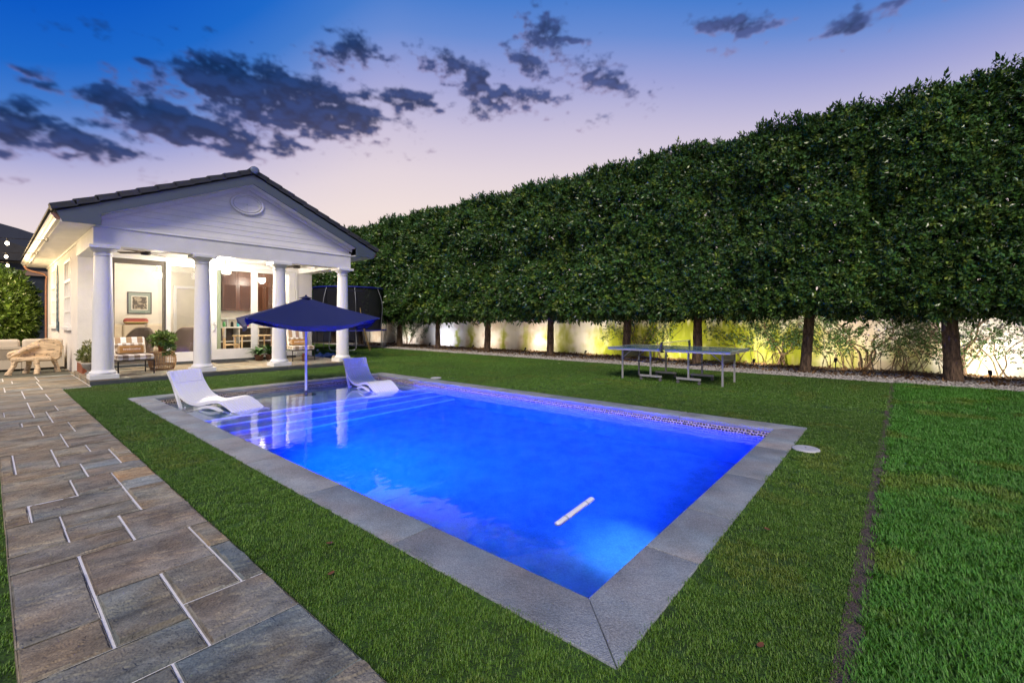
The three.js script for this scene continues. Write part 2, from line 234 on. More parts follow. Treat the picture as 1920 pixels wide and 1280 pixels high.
function growLawn() {
  const turf = [], turfFar = [], longGrass = [];
  seed(11);
  const tone = (x, z) => { const k = 0.72 + 0.55 * fbm(x * 0.55, z * 0.55, 4, 0, 8), d = smooth(0.62, 0.72, fbm(x * 1.7 + 9, z * 1.7, 4, 0, 18)); return [lerp(0.080, 0.105, d) * k, lerp(0.172, 0.168, d) * k, 0.016 * k]; };
  const fill = (list, x0, x1, z0, z1, dens, sc, ok, y = 0) => { const n = Math.round((x1 - x0) * (z1 - z0) * dens); for (let i = 0; i < n; i++) { const x = rr(x0, x1), z = rr(z0, z1); if (!ok(x, z)) continue; const c = tone(x, z), v = rr(0.8, 1.2); list.push([x, y - 0.004, z, sc * rr(0.8, 1.2), rr(0, 6.28), c.map((q) => q * v)]); } };
  const turfOk = (x, z) => !onPath(x, z) && !onCoping(x, z) && !onHouse(x, z) && z < stripZ(x) - 0.02 && x < 13.03;
  fill(turf, 0.9, 4.2, -3.2, 0, 1500, 1, turfOk); fill(turf, 0.9, 1.68, -6, -3.2, 1250, 1, turfOk); fill(turf, -0.35, 0.08, -6.5, -0.5, 900, 1, turfOk);
  fill(turf, 0.9, 1.68, -12.75, -6, 700, 1.2, turfOk); fill(turf, 4.2, 8.5, -1.0, 0.05, 900, 1.15, turfOk); fill(turf, 6.8, 9, -5, -1, 500, 1.3, turfOk);
  fill(turfFar, 1.0, 7.3, -12.95, -10.3, 420, 1.25, turfOk); fill(turfFar, 6.8, 13.03, -13, -5, 240, 1.5, turfOk); fill(turfFar, 9, 13.03, -5, 0.06, 300, 1.4, turfOk); fill(turfFar, 7.4, 13.03, -27, -13, 110, 1.9, turfOk); fill(turfFar, 8.5, 13, -1, 0.06, 120, 1.3, turfOk);
  scatter('turf_grass', bladeTuft(18, 0.018, 0.0034, 0.036, 0.95, 3), grassMat, turf).userData = { kind: 'stuff', label: 'short clipped green turf around the pool', category: 'grass' };
  scatter('turf_grass_001', bladeTuft(14, 0.018, 0.0065, 0.052, 0.95, 5), grassMat, turfFar).userData = { kind: 'stuff', label: 'short clipped green turf beyond the pool', category: 'grass' };
  seed(12);
  const longOk = (x, z) => z > stripZ(x) + 0.035 && x < 13.03;
  const lt = (x, z) => { const k = 0.75 + 0.5 * fbm(x * 0.9, z * 0.9, 4, 0, 28), y = smooth(0.6, 0.72, fbm(x * 2.1 + 3, z * 2.1, 3, 0, 38)); return [lerp(0.062, 0.11, y) * k, lerp(0.20, 0.19, y) * k, 0.015 * k]; };
  const fillL = (x0, x1, z0, z1, dens, sc) => { const n = Math.round((x1 - x0) * (z1 - z0) * dens); for (let i = 0; i < n; i++) { const x = rr(x0, x1), z = rr(z0, z1); if (!longOk(x, z)) continue; const v = rr(0.75, 1.25); longGrass.push([x, -0.004, z, sc * rr(0.75, 1.25), rr(0, 6.28), lt(x, z).map((q) => q * v)]); } };
  fillL(1.2, 5, -0.15, 1.1, 1300, 1); fillL(5, 9, -0.1, 1.6, 700, 1.1); fillL(9, 13.03, -0.05, 2.6, 380, 1.3);
  scatter('long_grass', bladeTuft(16, 0.036, 0.0042, 0.038, 0.85, 9), grassMat, longGrass).userData = { kind: 'stuff', label: 'longer bright green lawn grass right of the brown edging strip', category: 'grass' };
}
growLawn();
// a few fallen leaves on the turf
seed(77);
for (const [x, z, l] of [[1.36, -2.62, 'curled brown leaf on turf beside the near path slabs'], [1.2, -2.3, 'small red brown leaf on turf between path and coping'], [3.3, -0.62, 'tiny orange leaf on turf right of the near coping'], [2.1, -0.42, 'dry brown leaf on turf below the coping corner']]) {
  const g = new THREE.CircleGeometry(0.022, 8).scale(1, 0.55, 1); const p = g.attributes.position; for (let i = 0; i < p.count; i++) p.setZ(i, p.getX(i) ** 2 * 12 + p.getY(i) ** 2 * 20); g.rotateX(-Math.PI / 2); g.computeVertexNormals();
  single('fallen_leaf', g, M({ color: rgb(0.16, 0.055, 0.02), side: THREE.DoubleSide, roughness: 0.8 }), l, 'leaf', [x, 0.022, z], rr(0, 6));
}

// ---------------------------------------------------------------- flagstone path, patio
function slab(x0, x1, z0, z1, y0, y1, parent, name, mats, joint = 0.006, jitter = 0.002, relief = 0) {
  const y = y1 + rr(-jitter, jitter), j = joint, a = [[x0 + j, z0 + j], [x1 - j, z0 + j], [x1 - j, z1 - j], [x0 + j, z1 - j]].map((p) => [p[0] + rr(-0.002, 0.002), p[1] + rr(-0.002, 0.002)]);
  const w = x1 - x0, d = z1 - z0, c = 0.004, pos = [], T = a.map((p) => [p[0] + (p[0] > (x0 + x1) / 2 ? -c : c), y, p[1] + (p[1] > (z0 + z1) / 2 ? -c : c)]), B = a.map((p) => [p[0], y - c, p[1]]), D = a.map((p) => [p[0], y0, p[1]]);
  const quad = (p, q, r, s) => pos.push(...p, ...r, ...q, ...p, ...s, ...r);
  quad(T[0], T[1], T[2], T[3]); for (let k = 0; k < 4; k++) { const n = (k + 1) % 4; quad(T[n], T[k], B[k], B[n]); quad(B[n], B[k], D[k], D[n]); }
  for (let i = 0; i < pos.length; i += 9) { // turn faces outwards
    const p = (k) => V(pos[i + k * 3], pos[i + k * 3 + 1], pos[i + k * 3 + 2]), A = p(0), n = p(1).sub(A).cross(p(2).sub(A)), m = p(0).add(p(1)).add(p(2)).multiplyScalar(1 / 3).sub(V((x0 + x1) / 2, y0, (z0 + z1) / 2)); m.x /= w; m.z /= d; m.y /= 0.03; if (n.dot(m) < 0) for (let k = 0; k < 3; k++) { const t = pos[i + 3 + k]; pos[i + 3 + k] = pos[i + 6 + k]; pos[i + 6 + k] = t; }
  }
  const g = new THREE.BufferGeometry(); g.setAttribute('position', new THREE.Float32BufferAttribute(pos, 3)); g.computeVertexNormals();
  let gg = g;
  if (relief) {                                                     // split surface: thin layers broken off in steps
    const nx = Math.ceil(w / relief), nz = Math.ceil(d / relief), P2 = [], ou = rnd() * 50, ov = rnd() * 50, lv = rr(6, 10), st = rr(0.0045, 0.0075), ang = rr(-0.25, 0.35);
    const H = (i, j) => { const x = lerp(T[0][0], T[1][0], i / nx), z = lerp(T[0][2], T[3][2], j / nz), a = x * Math.cos(ang) + z * Math.sin(ang), b = -x * Math.sin(ang) + z * Math.cos(ang), e = Math.min(i, nx - i, j, nz - j);
      const q = fbm(a * 2.2 + ou, b * 6.5 + ov, 5, 0, 7) * lv, s = Math.floor(q); return [x, Math.max(0.0356, y + (e === 0 ? -0.0045 : (s - lv * 0.5) * st + 0.8 * st * smooth(0, 0.1, q - s) + 0.0022 * (fbm(x * 26 + ou, z * 34, 3, 0, 5) - 0.5))), z]; };
    for (let i = 0; i < nx; i++) for (let j = 0; j < nz; j++) { const A = H(i, j), B = H(i + 1, j), C = H(i + 1, j + 1), D2 = H(i, j + 1); P2.push(...A, ...C, ...B, ...A, ...D2, ...C); }
    const t2 = new THREE.BufferGeometry(); t2.setAttribute('position', new THREE.Float32BufferAttribute([...P2, ...pos.slice(18)], 3)); t2.computeVertexNormals(); gg = t2;
  }
  const u = uvm(gg, 1.1, rnd(), rnd()); if (rnd() < 0.3) { const uv = u.attributes.uv; for (let i = 0; i < uv.count; i++) { uv.setX(i, uv.getX(i) * -0.9 + 0.2); } }
  return part(name, u, mats[Math.floor(rnd() * mats.length)], parent);
}
seed(21);
const path = structure('flagstone_path', uvm(bx(0.086, 0.955, -0.05, 0.0348, -12.69, 3)), mortar);
const S = [[.07, .34, -3.54, -2.72, 1], [.07, .34, -2.72, -2.43, 0], [.34, .855, -3.54, -2.965, 5], [.34, .6, -2.965, -2.43, 2], [.6, .855, -2.965, -2.56, 6], [.855, .97, -3.5, -3.1, 3], [.855, .97, -3.1, -2.56, 4], [.6, .97, -2.56, -2.15, 1], [.07, .6, -2.43, -2.15, 2], [.47, .97, -2.15, -1.6, 4], [.07, .47, -2.15, -1.75, 2], [.07, .47, -1.75, -1.2, 1], [.47, .97, -1.6, -1.1, 6],
  [.07, .59, -3.8, -3.54, 1], [.59, .97, -4.07, -3.5, 5], [.07, .325, -4.36, -3.8, 0], [.325, .59, -4.07, -3.8, 1], [.325, .715, -4.36, -4.07, 6], [.715, .97, -4.62, -4.07, 0], [.07, .195, -4.78, -4.36, 3], [.195, .715, -4.76, -4.36, 1], [.07, .455, -5.29, -4.78, 0], [.455, .715, -5.27, -4.76, 5], [.715, .97, -4.9, -4.62, 8], [.715, .97, -5.27, -4.9, 7],
  [.07, .57, -5.55, -5.29, 0], [.07, .57, -5.83, -5.55, 3], [.57, .97, -5.55, -5.27, 5], [.57, .83, -5.83, -5.55, 8], [.83, .97, -5.83, -5.55, 7], [.83, .97, -6.27, -5.83, 3], [.435, .83, -6.27, -5.83, 5], [.165, .435, -6.7, -5.83, 0], [.07, .165, -6.7, -5.83, 3], [.435, .695, -6.68, -6.27, 3], [.695, .97, -6.68, -6.27, 0], [.07, .565, -7.2, -6.7, 3], [.07, .565, -7.55, -7.2, 0], [.565, .97, -7.12, -6.68, 5], [.565, .97, -7.55, -7.12, 0],
  [.07, .43, -7.95, -7.55, 3], [.07, .43, -8.37, -7.95, 0], [.43, .7, -8.36, -7.55, 0], [.7, .97, -8.36, -7.84, 3], [.7, .97, -7.84, -7.55, 6], [.07, .295, -8.7, -8.37, 5], [.295, .57, -8.7, -8.37, 3], [.57, .97, -8.92, -8.36, 0], [.07, .57, -9.06, -8.7, 6], [.57, .97, -9.56, -8.92, 3], [.07, .16, -9.93, -9.4, 1], [.07, .43, -9.4, -9.06, 0], [.16, .43, -9.93, -9.4, 1], [.43, .57, -9.56, -9.06, 3], [.43, .7, -10.13, -9.56, 0], [.7, .97, -10.13, -9.56, 3], [.07, .43, -10.85, -9.93, 1], [.43, .97, -10.85, -10.13, 3], [.07, .7, -11.4, -10.85, 6], [.7, .97, -11.87, -10.85, 3], [.07, .43, -12.3, -11.4, 6], [.43, .7, -11.87, -11.4, 8], [.43, .97, -12.7, -11.87, 3], [.07, .43, -12.7, -12.3, 0],
  [.07, .6, -1.2, -.7, 0], [.6, .97, -1.1, -.6, 2], [.07, .6, -.7, -.1, 5], [.6, .97, -.6, 0, 1], [.07, .97, 0, .6, 2], [.07, .97, .6, 1.2, 1]];
for (const s of S) slab(s[0], s[1], s[2], s[3], -0.03, s[3] > -9.6 ? 0.0410 : 0.0375, path, 'flagstone', [slabMats[s[4]]], 0.0055, 0.002, s[3] > -4.4 ? 0.008 : s[3] > -7.6 ? 0.013 : s[3] > -9.6 ? 0.02 : 0);
const patio = structure('patio', uvm(bx(-3, 1.415, -0.05, 0.012, -16.2, -12.71)), mortar);
function ashlar(x0, x1, z0, z1, y, parent, name, mats, mn, joint) {   // random rectangles
  const w = x1 - x0, d = z1 - z0;
  if (w > mn * 2.2 && w > d * 0.7) { const m = lerp(x0, x1, rr(0.36, 0.64)); ashlar(x0, m, z0, z1, y, parent, name, mats, mn, joint); ashlar(m, x1, z0, z1, y, parent, name, mats, mn, joint); } else if (d > mn * 1.9) { const m = lerp(z0, z1, rr(0.36, 0.64)); ashlar(x0, x1, z0, m, y, parent, name, mats, mn, joint); ashlar(x0, x1, m, z1, y, parent, name, mats, mn, joint); } else slab(x0, x1, z0, z1, -0.03, y, parent, name, mats, joint);
}
ashlar(-1.2, 1.41, -16.15, -12.72, 0.014, patio, 'flagstone', [0, 3, 6, 8].map((k) => slabMats[k]), 0.34, 0.006);
structure('back_terrace', uvm(sheet([[-3, -16.2], [1.5, -16.2], [1.5, -24.4], [-3, -24.4]], 0.003), 1.4), slabMats[0]);
single('outdoor_rug', uvm(rb(-2.2, 1.42, 0, 0.016, -20.2, -16.1, 0.006), 0.5), M({ color: rgb(0.20, 0.205, 0.15), map: mottle, bumpMap: grainBump, bumpScale: 0.01, roughness: 1 }), 'flat grey green outdoor rug under the driftwood bench', 'rug', [0, 0.004, 0]);

// ---------------------------------------------------------------- pool
const plaster = M({ color: rgb(0.52, 0.60, 0.66), map: mottle, bumpMap: grainBump, bumpScale: 0.004, roughness: 0.8 }), litBandPaint = M({ color: rgb(0.86, 0.88, 0.9), roughness: 0.5 });
{
  const { x0, x1, z0, z1 } = POOL, F = -1.5, g = [];
  g.push(bx(x0 - 0.15, x1 + 0.15, F - 0.1, F, -7.2, z1 + 0.15), bx(x0 - 0.15, x0, F, -0.055, z0, z1), bx(x1, x1 + 0.15, F, -0.055, z0, z1), bx(x0 - 0.15, x1 + 0.15, F, -0.055, z1, z1 + 0.15), bx(x0 - 0.15, x1 + 0.15, F, -0.055, z0 - 0.15, z0));
  const basin = structure('pool_basin', uvm(merge(g)), plaster);
  part('ledge', uvm(rb(x0 + 0.001, x1 - 0.001, F, LEDGE, z0 + 0.001, -8.09, 0.02)), plaster, basin);
  part('step', uvm(rb(x0 + 0.001, x1 - 0.001, F, -0.56, -8.11, -7.78, 0.02)), plaster, basin);
  part('step', uvm(rb(x0 + 0.001, x1 - 0.001, F, -0.80, -7.80, -7.47, 0.02)), plaster, basin);
  part('step', uvm(rb(x0 + 0.001, x1 - 0.001, F, -1.06, -7.49, -7.15, 0.02)), plaster, basin);
  for (const [y, z] of [[LEDGE, -8.09], [-0.56, -7.78], [-0.80, -7.47], [-1.06, -7.15]]) part('lit_step_band', rb(x0 + 0.002, x1 - 0.002, y - 0.06, y + 0.008, z - 0.055, z + 0.006, 0.006), litBandPaint, basin);  // lit bands of the steps painted as pale edge strips
  // round dark pebbles set in pale grout along the waterline
  const band = M({ color: rgb(0.62, 0.52, 0.42), roughness: 0.9, bumpMap: grainBump, bumpScale: 0.004 });
  part('waterline_grout', uvm(merge([bx(x1 - 0.012, x1 + 0.01, -0.16, -0.054, z0 + 0.012, z1 - 0.012), bx(x0 - 0.01, x0 + 0.012, -0.16, -0.054, z0 + 0.012, z1 - 0.012), bx(x0 + 0.013, x1 - 0.013, -0.16, -0.054, z0 - 0.01, z0 + 0.012), bx(x0 + 0.013, x1 - 0.013, -0.16, -0.054, z1 - 0.012, z1 + 0.01)])), band, basin);
  const spots = []; seed(31);
  const row = (n, at, turn) => { for (let r = 0; r < 3; r++) for (let i = 0; i < n; i++) { const t = (i + (r % 2) * 0.5 + rr(-0.15, 0.15)) / n, y = -0.07 - r * 0.034 + rr(-0.004, 0.004), p = at(t), k = rr(0.05, 0.16); spots.push([p[0], y, p[1], [0.016 * rr(0.85, 1.2), 0.0135 * rr(0.85, 1.15), 0.008], turn, [k * 0.95, k * 0.82, k * 0.78]]); } };
  row(228, (t) => [x1 - 0.012, lerp(z0 + 0.02, z1 - 0.02, t)], -Math.PI / 2); row(118, (t) => [lerp(x0 + 0.02, x1 - 0.02, t), z0 + 0.012], 0); row(228, (t) => [x0 + 0.012, lerp(z0 + 0.02, z1 - 0.02, t)], Math.PI / 2);
  scatter('pebble_band', new THREE.IcosahedronGeometry(1, 1), M({ color: rgb(1, 1, 1), roughness: 0.35 }), spots, basin).userData = { kind: 'stuff' };
  // coping stones, mitred at the corners
  const cop = structure('pool_coping', uvm(merge([bx(POOL.ox0 + 0.02, x0, -0.11, -0.045, POOL.oz0 + 0.02, POOL.oz1 - 0.02), bx(x1, POOL.ox1 - 0.02, -0.11, -0.045, POOL.oz0 + 0.02, POOL.oz1 - 0.02), bx(x0, x1, -0.11, -0.045, POOL.oz0 + 0.02, z0), bx(x0, x1, -0.11, -0.045, z1, POOL.oz1 - 0.02)])), mortar);
  const stone = (pts) => { const s = new THREE.Shape(pts.map((p) => new THREE.Vector2(p[0], -p[1]))); const e = new THREE.ExtrudeGeometry(s, { depth: 0.036, bevelEnabled: true, bevelThickness: 0.007, bevelSize: 0.006, bevelOffset: -0.006, bevelSegments: 2 }).rotateX(-Math.PI / 2).translate(0, -0.038, 0); part('coping_stone', uvm(toCreasedNormals(e, 0.6), 0.9, rnd(), rnd()), copingMats[Math.floor(rnd() * 3)], cop); };
  const o = POOL, j = 0.003, i0 = x0 - 0.0, nose = 0.02;
  const long = (xa, xb, inner) => { const cuts = [o.oz1, -2.35, -3.55, -4.75, -5.95, -7.15, -8.35, -9.4, o.oz0]; for (let k = 0; k < cuts.length - 1; k++) { const a = cuts[k] - j, b = cuts[k + 1] + j; let ia = a, ib = b; if (k === 0) ia = z1 - nose; if (k === cuts.length - 2) ib = z0 + nose; const out = xa; stone([[out, a], [inner, ia], [inner, ib], [out, b]]); } };
  long(o.ox0, 0, x0 + nose); long(o.ox1, 0, x1 - nose);
  const short = (out, inner, cuts) => { const c = [o.ox0 + j, ...cuts, o.ox1 - j]; for (let k = 0; k < c.length - 1; k++) { const a = c[k] + (k ? j : 0), b = c[k + 1] - (k < c.length - 2 ? j : 0); const ia = k ? a : x0 + nose + j, ib = k < c.length - 2 ? b : x1 - nose - j; stone([[a, out], [b, out], [ib, inner], [ia, inner]]); } };
  short(o.oz1, z1 - nose, [2.62, 3.35, 4.35, 5.5]); short(o.oz0, z0 + nose, [2.9, 4.1, 5.3]);
  // water: one solid body, its surface stirred by very low, long ripples
  const ripple = grey(512, (u, v) => 0.7 * fbm(u * 6, v * 9, 3, 0, 81) + 0.3 * vnoise(u * 40, v * 60, 0, 82));
  const surf = new THREE.BoxGeometry(x1 - x0 + 0.1, 1.6, z1 - z0 + 0.1).translate((x0 + x1) / 2, WATER - 0.8, (z0 + z1) / 2);
  const water = structure('pool_water', uvm(surf, 3.2), P({ color: rgb(1, 1, 1), transmission: 1, thickness: 1.4, ior: 1.33, roughness: 0.03, attenuationColor: rgb(0.12, 0.62, 0.95), attenuationDistance: 3.0, bumpMap: ripple, bumpScale: 0.0022 }));
  // float lying on the water near the front corner
  const float = thing('pool_float', 'white foam bar floating on the water near the front corner of the pool', 'float', [3.035, WATER - 0.018, -1.915], 0.08);
  part('foam_bar', new THREE.CapsuleGeometry(0.03, 0.56, 6, 16).rotateZ(Math.PI / 2), plastic(0.82, 0.83, 0.84, 0.6), float); for (const x of [-0.17, 0.17]) part('band', new THREE.CylinderGeometry(0.0315, 0.0315, 0.02, 18).rotateZ(Math.PI / 2).translate(x, 0, 0), plastic(0.5, 0.55, 0.6), float);
  // two blue underwater lamps in the near walls
  const lens = new THREE.MeshStandardMaterial({ color: 0x8899ff, emissive: rgb(0.1, 0.25, 1), emissiveIntensity: 2 });
  const lamp = (label, p, turn, dir, I, ang, col = rgb(0.0005, 0.03, 1)) => {
    const t = thing('pool_lamp', label, 'pool light', p, turn); part('rim', new THREE.TorusGeometry(0.1, 0.014, 8, 24), steel, t); part('lens', new THREE.CylinderGeometry(0.095, 0.095, 0.03, 24).rotateX(Math.PI / 2), lens, t);
    const s = new THREE.SpotLight(col, I, 0, ang, 0.9, 2); s.position.set(p[0] + dir[0] * 0.06, p[1] + dir[1] * 0.06, p[2] + dir[2] * 0.06); s.target.position.set(p[0] + dir[0], p[1] + dir[1], p[2] + dir[2]); s.shadow.radius = 3; s.castShadow = true; scene.add(s, s.target);
  };
  lamp('round underwater lamp in the near short wall of the pool', [4.15, -0.62, z1 - 0.02], 0, [0.2, 0.02, -1], 30, 1.1);
  lamp('round underwater lamp low in the left long wall of the pool', [x0 + 0.02, -0.62, -5.2], Math.PI / 2, [1, -0.1, -0.1], 480, 1.15);
  lamp('added underwater lamp under the near coping by its right joint', [3.75, -0.5, z1 - 0.02], 0, [0.05, -0.85, -0.55], 14, 0.45, rgb(0.42, 0.45, 1));  // extra lamp added, aimed down to make a pale lavender patch
}
const lidMat = M({ color: rgb(0.74, 0.76, 0.78), map: mottle, roughness: 0.5 });
function skimmer(label, p, turn) { const t = thing('skimmer_lid', label, 'lid', p, turn, 'skimmer lids'); part('lid', lathe([[0, 0.022], [0.115, 0.02], [0.127, 0.012], [0.127, 0]], 32), lidMat, t); part('grip', rb(-0.02, 0.02, 0.02, 0.026, -0.008, 0.008, 0.003), plastic(0.3, 0.3, 0.32), t); }
skimmer('round white skimmer lid beside the right coping corner', [5.68, 0.004, -0.70], 0.4);
skimmer('round white skimmer lid behind the far coping near the right lounger', [7.0, 0.004, -8.35], 1.2);

// in-pool loungers
function ribbon(profile, thick, z0, z1, seg = 40) {
  const c = new THREE.CatmullRomCurve3(profile.map((p) => V(p[0], p[1], 0))), top = [], bot = [];
  for (let i = 0; i <= seg; i++) { const t = i / seg, p = c.getPointAt(t), q = c.getTangentAt(t); top.push([p.x, p.y]); bot.push([p.x + q.y * thick, p.y - q.x * thick]); }
  return extrude([...top, ...bot.reverse()], z1 - z0).translate(0, 0, z0);
}
function lounger(label, p, turn) {
  const t = thing('pool_lounger', label, 'lounger', p, turn, 'loungers on the pool ledge'), W = 0.56, h = -0.22;
  const prof = [[-0.36, 0.62], [-0.22, 0.40], [-0.05, 0.215], [0.16, 0.12], [0.38, 0.105], [0.62, 0.155], [0.84, 0.175], [1.04, 0.10], [1.34, -0.09]].map((q) => [q[0], q[1] - h]);
  const n = 9, sw = (W - 0.07) / n;
  for (let k = 0; k < n; k++) part('slat', ribbon(prof, 0.022, -W / 2 + 0.035 + k * sw + 0.004, -W / 2 + 0.035 + (k + 1) * sw - 0.004), whiteResin, t);
  for (const u of [0.1, 0.35, 0.62, 0.9]) part('cross_brace', (() => { const c = new THREE.CatmullRomCurve3(prof.map((q) => V(q[0], q[1], 0))).getPointAt(u); return bx(c.x - 0.03, c.x + 0.03, c.y - 0.045, c.y - 0.024, -W / 2 + 0.03, W / 2 - 0.03); })(), whiteResin, t);
  for (const s of [-1, 1]) {
    part('side_rail', ribbon(prof, 0.05, s > 0 ? W / 2 - 0.034 : -W / 2, s > 0 ? W / 2 : -W / 2 + 0.034), whiteResin, t);
    part('rear_leg', [bar([-0.345, 0.60 - h, s * (W / 2 - 0.017)], [0.02, 0.0, s * (W / 2 - 0.017)], 0.045, 0.034), bar([0.0, 0.01, s * (W / 2 - 0.017)], [0.03, 0.24, s * (W / 2 - 0.017)], 0.02, 0.02)], whiteResin, t);
    part('arch_leg', [ribbon([[0.10, 0.0], [0.26, 0.18], [0.5, 0.285], [0.78, 0.27], [1.0, 0.15], [1.10, 0.0]], 0.045, s > 0 ? W / 2 - 0.04 : -W / 2, s > 0 ? W / 2 : -W / 2 + 0.04)], whiteResin, t);
  }
  part('foot_bar', [bar([1.3, 0.06, -W / 2], [1.3, 0.06, W / 2], 0.03, 0.03), bar([1.33, 0.0, -W / 2 + 0.02], [1.32, 0.12, -W / 2 + 0.02], 0.03, 0.03), bar([1.33, 0.0, W / 2 - 0.02], [1.32, 0.12, W / 2 - 0.02], 0.03, 0.03)], whiteResin, t);
}
lounger('white slatted in-pool lounger nearest the path, left of the umbrella', [2.45, LEDGE, -9.42], -1.19);
lounger('white slatted in-pool lounger right of the umbrella', [5.66, LEDGE, -9.42], -1.66);

// umbrella on the ledge
{
  const t = thing('pool_umbrella', 'navy blue square parasol on a white pole standing in the pool ledge', 'umbrella', [4.3, LEDGE, -9.28]);
  const y = (h) => h - LEDGE, R = 1.66, top = 1.88, edge = 1.44;
  part('base', lathe([[0, 0], [0.2, 0], [0.2, 0.03], [0.05, 0.05], [0.04, 0.16], [0, 0.16]], 24), plastic(0.10, 0.11, 0.14), t);
  part('pole', rod([0, 0.02, 0], [0, y(top) - 0.02, 0], 0.024, 0.024, 16), M({ color: rgb(0.78, 0.79, 0.82), roughness: 0.35 }), t);
  part('collar', rod([0, y(-0.12), 0], [0, y(-0.06), 0], 0.033, 0.033, 14), plastic(0.08, 0.08, 0.1), t);
  // near corner direction: towards the camera, turned 10 degrees
  const base = Math.atan2(-0.648 * -1, -0.762) + 0.17, corner = (k) => { const a = base + k * Math.PI / 2; return [Math.cos(a) * R, Math.sin(a) * R]; };
  const cl = M({ color: rgb(0.008, 0.015, 0.085), roughness: 0.85, side: THREE.DoubleSide, bumpMap: fineBump, bumpScale: 0.002 }), N = 16, pos = [], idx = [];
  for (let k = 0; k < 4; k++) {
    const A = corner(k), B = corner((k + 1) % 4), b0 = pos.length / 3;
    for (let i = 0; i <= N; i++) for (let j = 0; j <= N; j++) {
      const r = i / N, s = j / N, m = 4 * s * (1 - s), x = lerp(A[0], B[0], s) * r * (1 - 0.07 * m * r), z = lerp(A[1], B[1], s) * r * (1 - 0.07 * m * r);
      const rib = lerp(top, edge, Math.pow(r, 0.86)), sag = 0.165 * m * r * r + 0.05 * m * Math.sin(Math.PI * r), w = 0.014 * Math.sin(s * 17 + k * 2) * r * r * m;
      pos.push(x, y(rib - sag + w), z);
    }
    for (let i = 0; i < N; i++) for (let j = 0; j < N; j++) { const a = b0 + i * (N + 1) + j; idx.push(a, a + N + 1, a + 1, a + 1, a + N + 1, a + N + 2); }
    // valance hanging from this edge
    const v0 = pos.length / 3; for (let i = 0; i <= 3; i++) for (let j = 0; j <= N; j++) { const q = (b0 + N * (N + 1) + j) * 3, s = j / N, d = 0.10 * (i / 3) * Math.sin(Math.PI * s), o = 1 + 0.02 * Math.sin(s * 23 + k) * i / 3; pos.push(pos[q] * o, pos[q + 1] - d, pos[q + 2] * o); }
    for (let i = 0; i < 3; i++) for (let j = 0; j < N; j++) { const a = v0 + i * (N + 1) + j; idx.push(a, a + N + 1, a + 1, a + 1, a + N + 1, a + N + 2); }
  }
  const g = new THREE.BufferGeometry(); g.setAttribute('position', new THREE.Float32BufferAttribute(pos, 3)); g.setIndex(idx); g.computeVertexNormals(); part('canopy', uvm(g), cl, t);
  part('vent_cap', new THREE.ConeGeometry(0.15, 0.05, 4, 1, true).rotateY(-base + Math.PI / 4).translate(0, y(top - 0.005), 0), cl, t); part('finial', new THREE.SphereGeometry(0.022, 12, 8).translate(0, y(top + 0.02), 0), cl, t);
  for (let k = 0; k < 4; k++) { const c = corner(k); part('rib', rod([0, y(top - 0.05), 0], [c[0] * 0.985, y(edge - 0.015), c[1] * 0.985], 0.009), greyMetal, t); part('strut', rod([0, y(1.28), 0], [c[0] * 0.5, y(1.60), c[1] * 0.5], 0.007), greyMetal, t); }
  part('slider', rod([0, y(1.24), 0], [0, y(1.32), 0], 0.036, 0.036, 14), plastic(0.6, 0.6, 0.62), t);
}

// ---------------------------------------------------------------- pool house
const HX = 4.45, HZ = -15.8, house = thing('pool_house', 'white pool house with columned porch, gable and dark tiled roof', 'house', [HX, 0, HZ]);
const hp = (name, geo, mat, parent = house) => part(name, (Array.isArray(geo) ? merge(geo) : geo).translate(-HX, 0, -HZ), mat, parent);
const FL = 0.12, ZF = -15.8, ZB = -18.7, ZE = -24.4, CEIL = 3.36;
// porch floor: tiles on a bed, slate slabs along its edge
{
  const bed = hp('porch_floor', uvm(bx(1.44, 7.50, -0.05, FL - 0.012, ZF + 0.05, -12.99)), mortar);
  seed(41); const nx = 9, nz = 5, x0 = 1.42, x1 = 7.52, z0 = ZF + 0.0, z1 = -12.95;
  for (let j = 0; j < nz; j++) for (let i = 0; i <= nx; i++) { const w = (x1 - x0) / nx, sh = (j % 2) * 0.5, a = Math.max(x0, x0 + (i - sh) * w), b = Math.min(x1, x0 + (i + 1 - sh) * w); if (b - a < 0.05) continue; const s = slab(a, b, lerp(z0, z1, j / nz), lerp(z0, z1, (j + 1) / nz), FL - 0.03, FL, bed, 'porch_tile', porchTileMats, 0.004, 0.0006); s.geometry.translate(-HX, 0, -HZ); }
  for (let i = 0; i < 9; i++) { const a = lerp(1.415, 7.53, i / 9), b = lerp(1.415, 7.53, (i + 1) / 9); hp('edge_slab', uvm(rb(a + 0.003, b - 0.003, -0.04, FL - 0.03, -12.985, -12.952, 0.004)), slate, bed); }
  for (let i = 0; i < 4; i++) { const a = lerp(ZF, -12.99, i / 4), b = lerp(ZF, -12.99, (i + 1) / 4); hp('edge_slab', uvm(rb(1.415, 1.44, -0.04, FL - 0.03, a + 0.003, b - 0.003, 0.004)), slabMats[3], bed); hp('edge_slab', uvm(rb(7.50, 7.525, -0.04, FL - 0.03, a + 0.003, b - 0.003, 0.004)), slate, bed); }
}
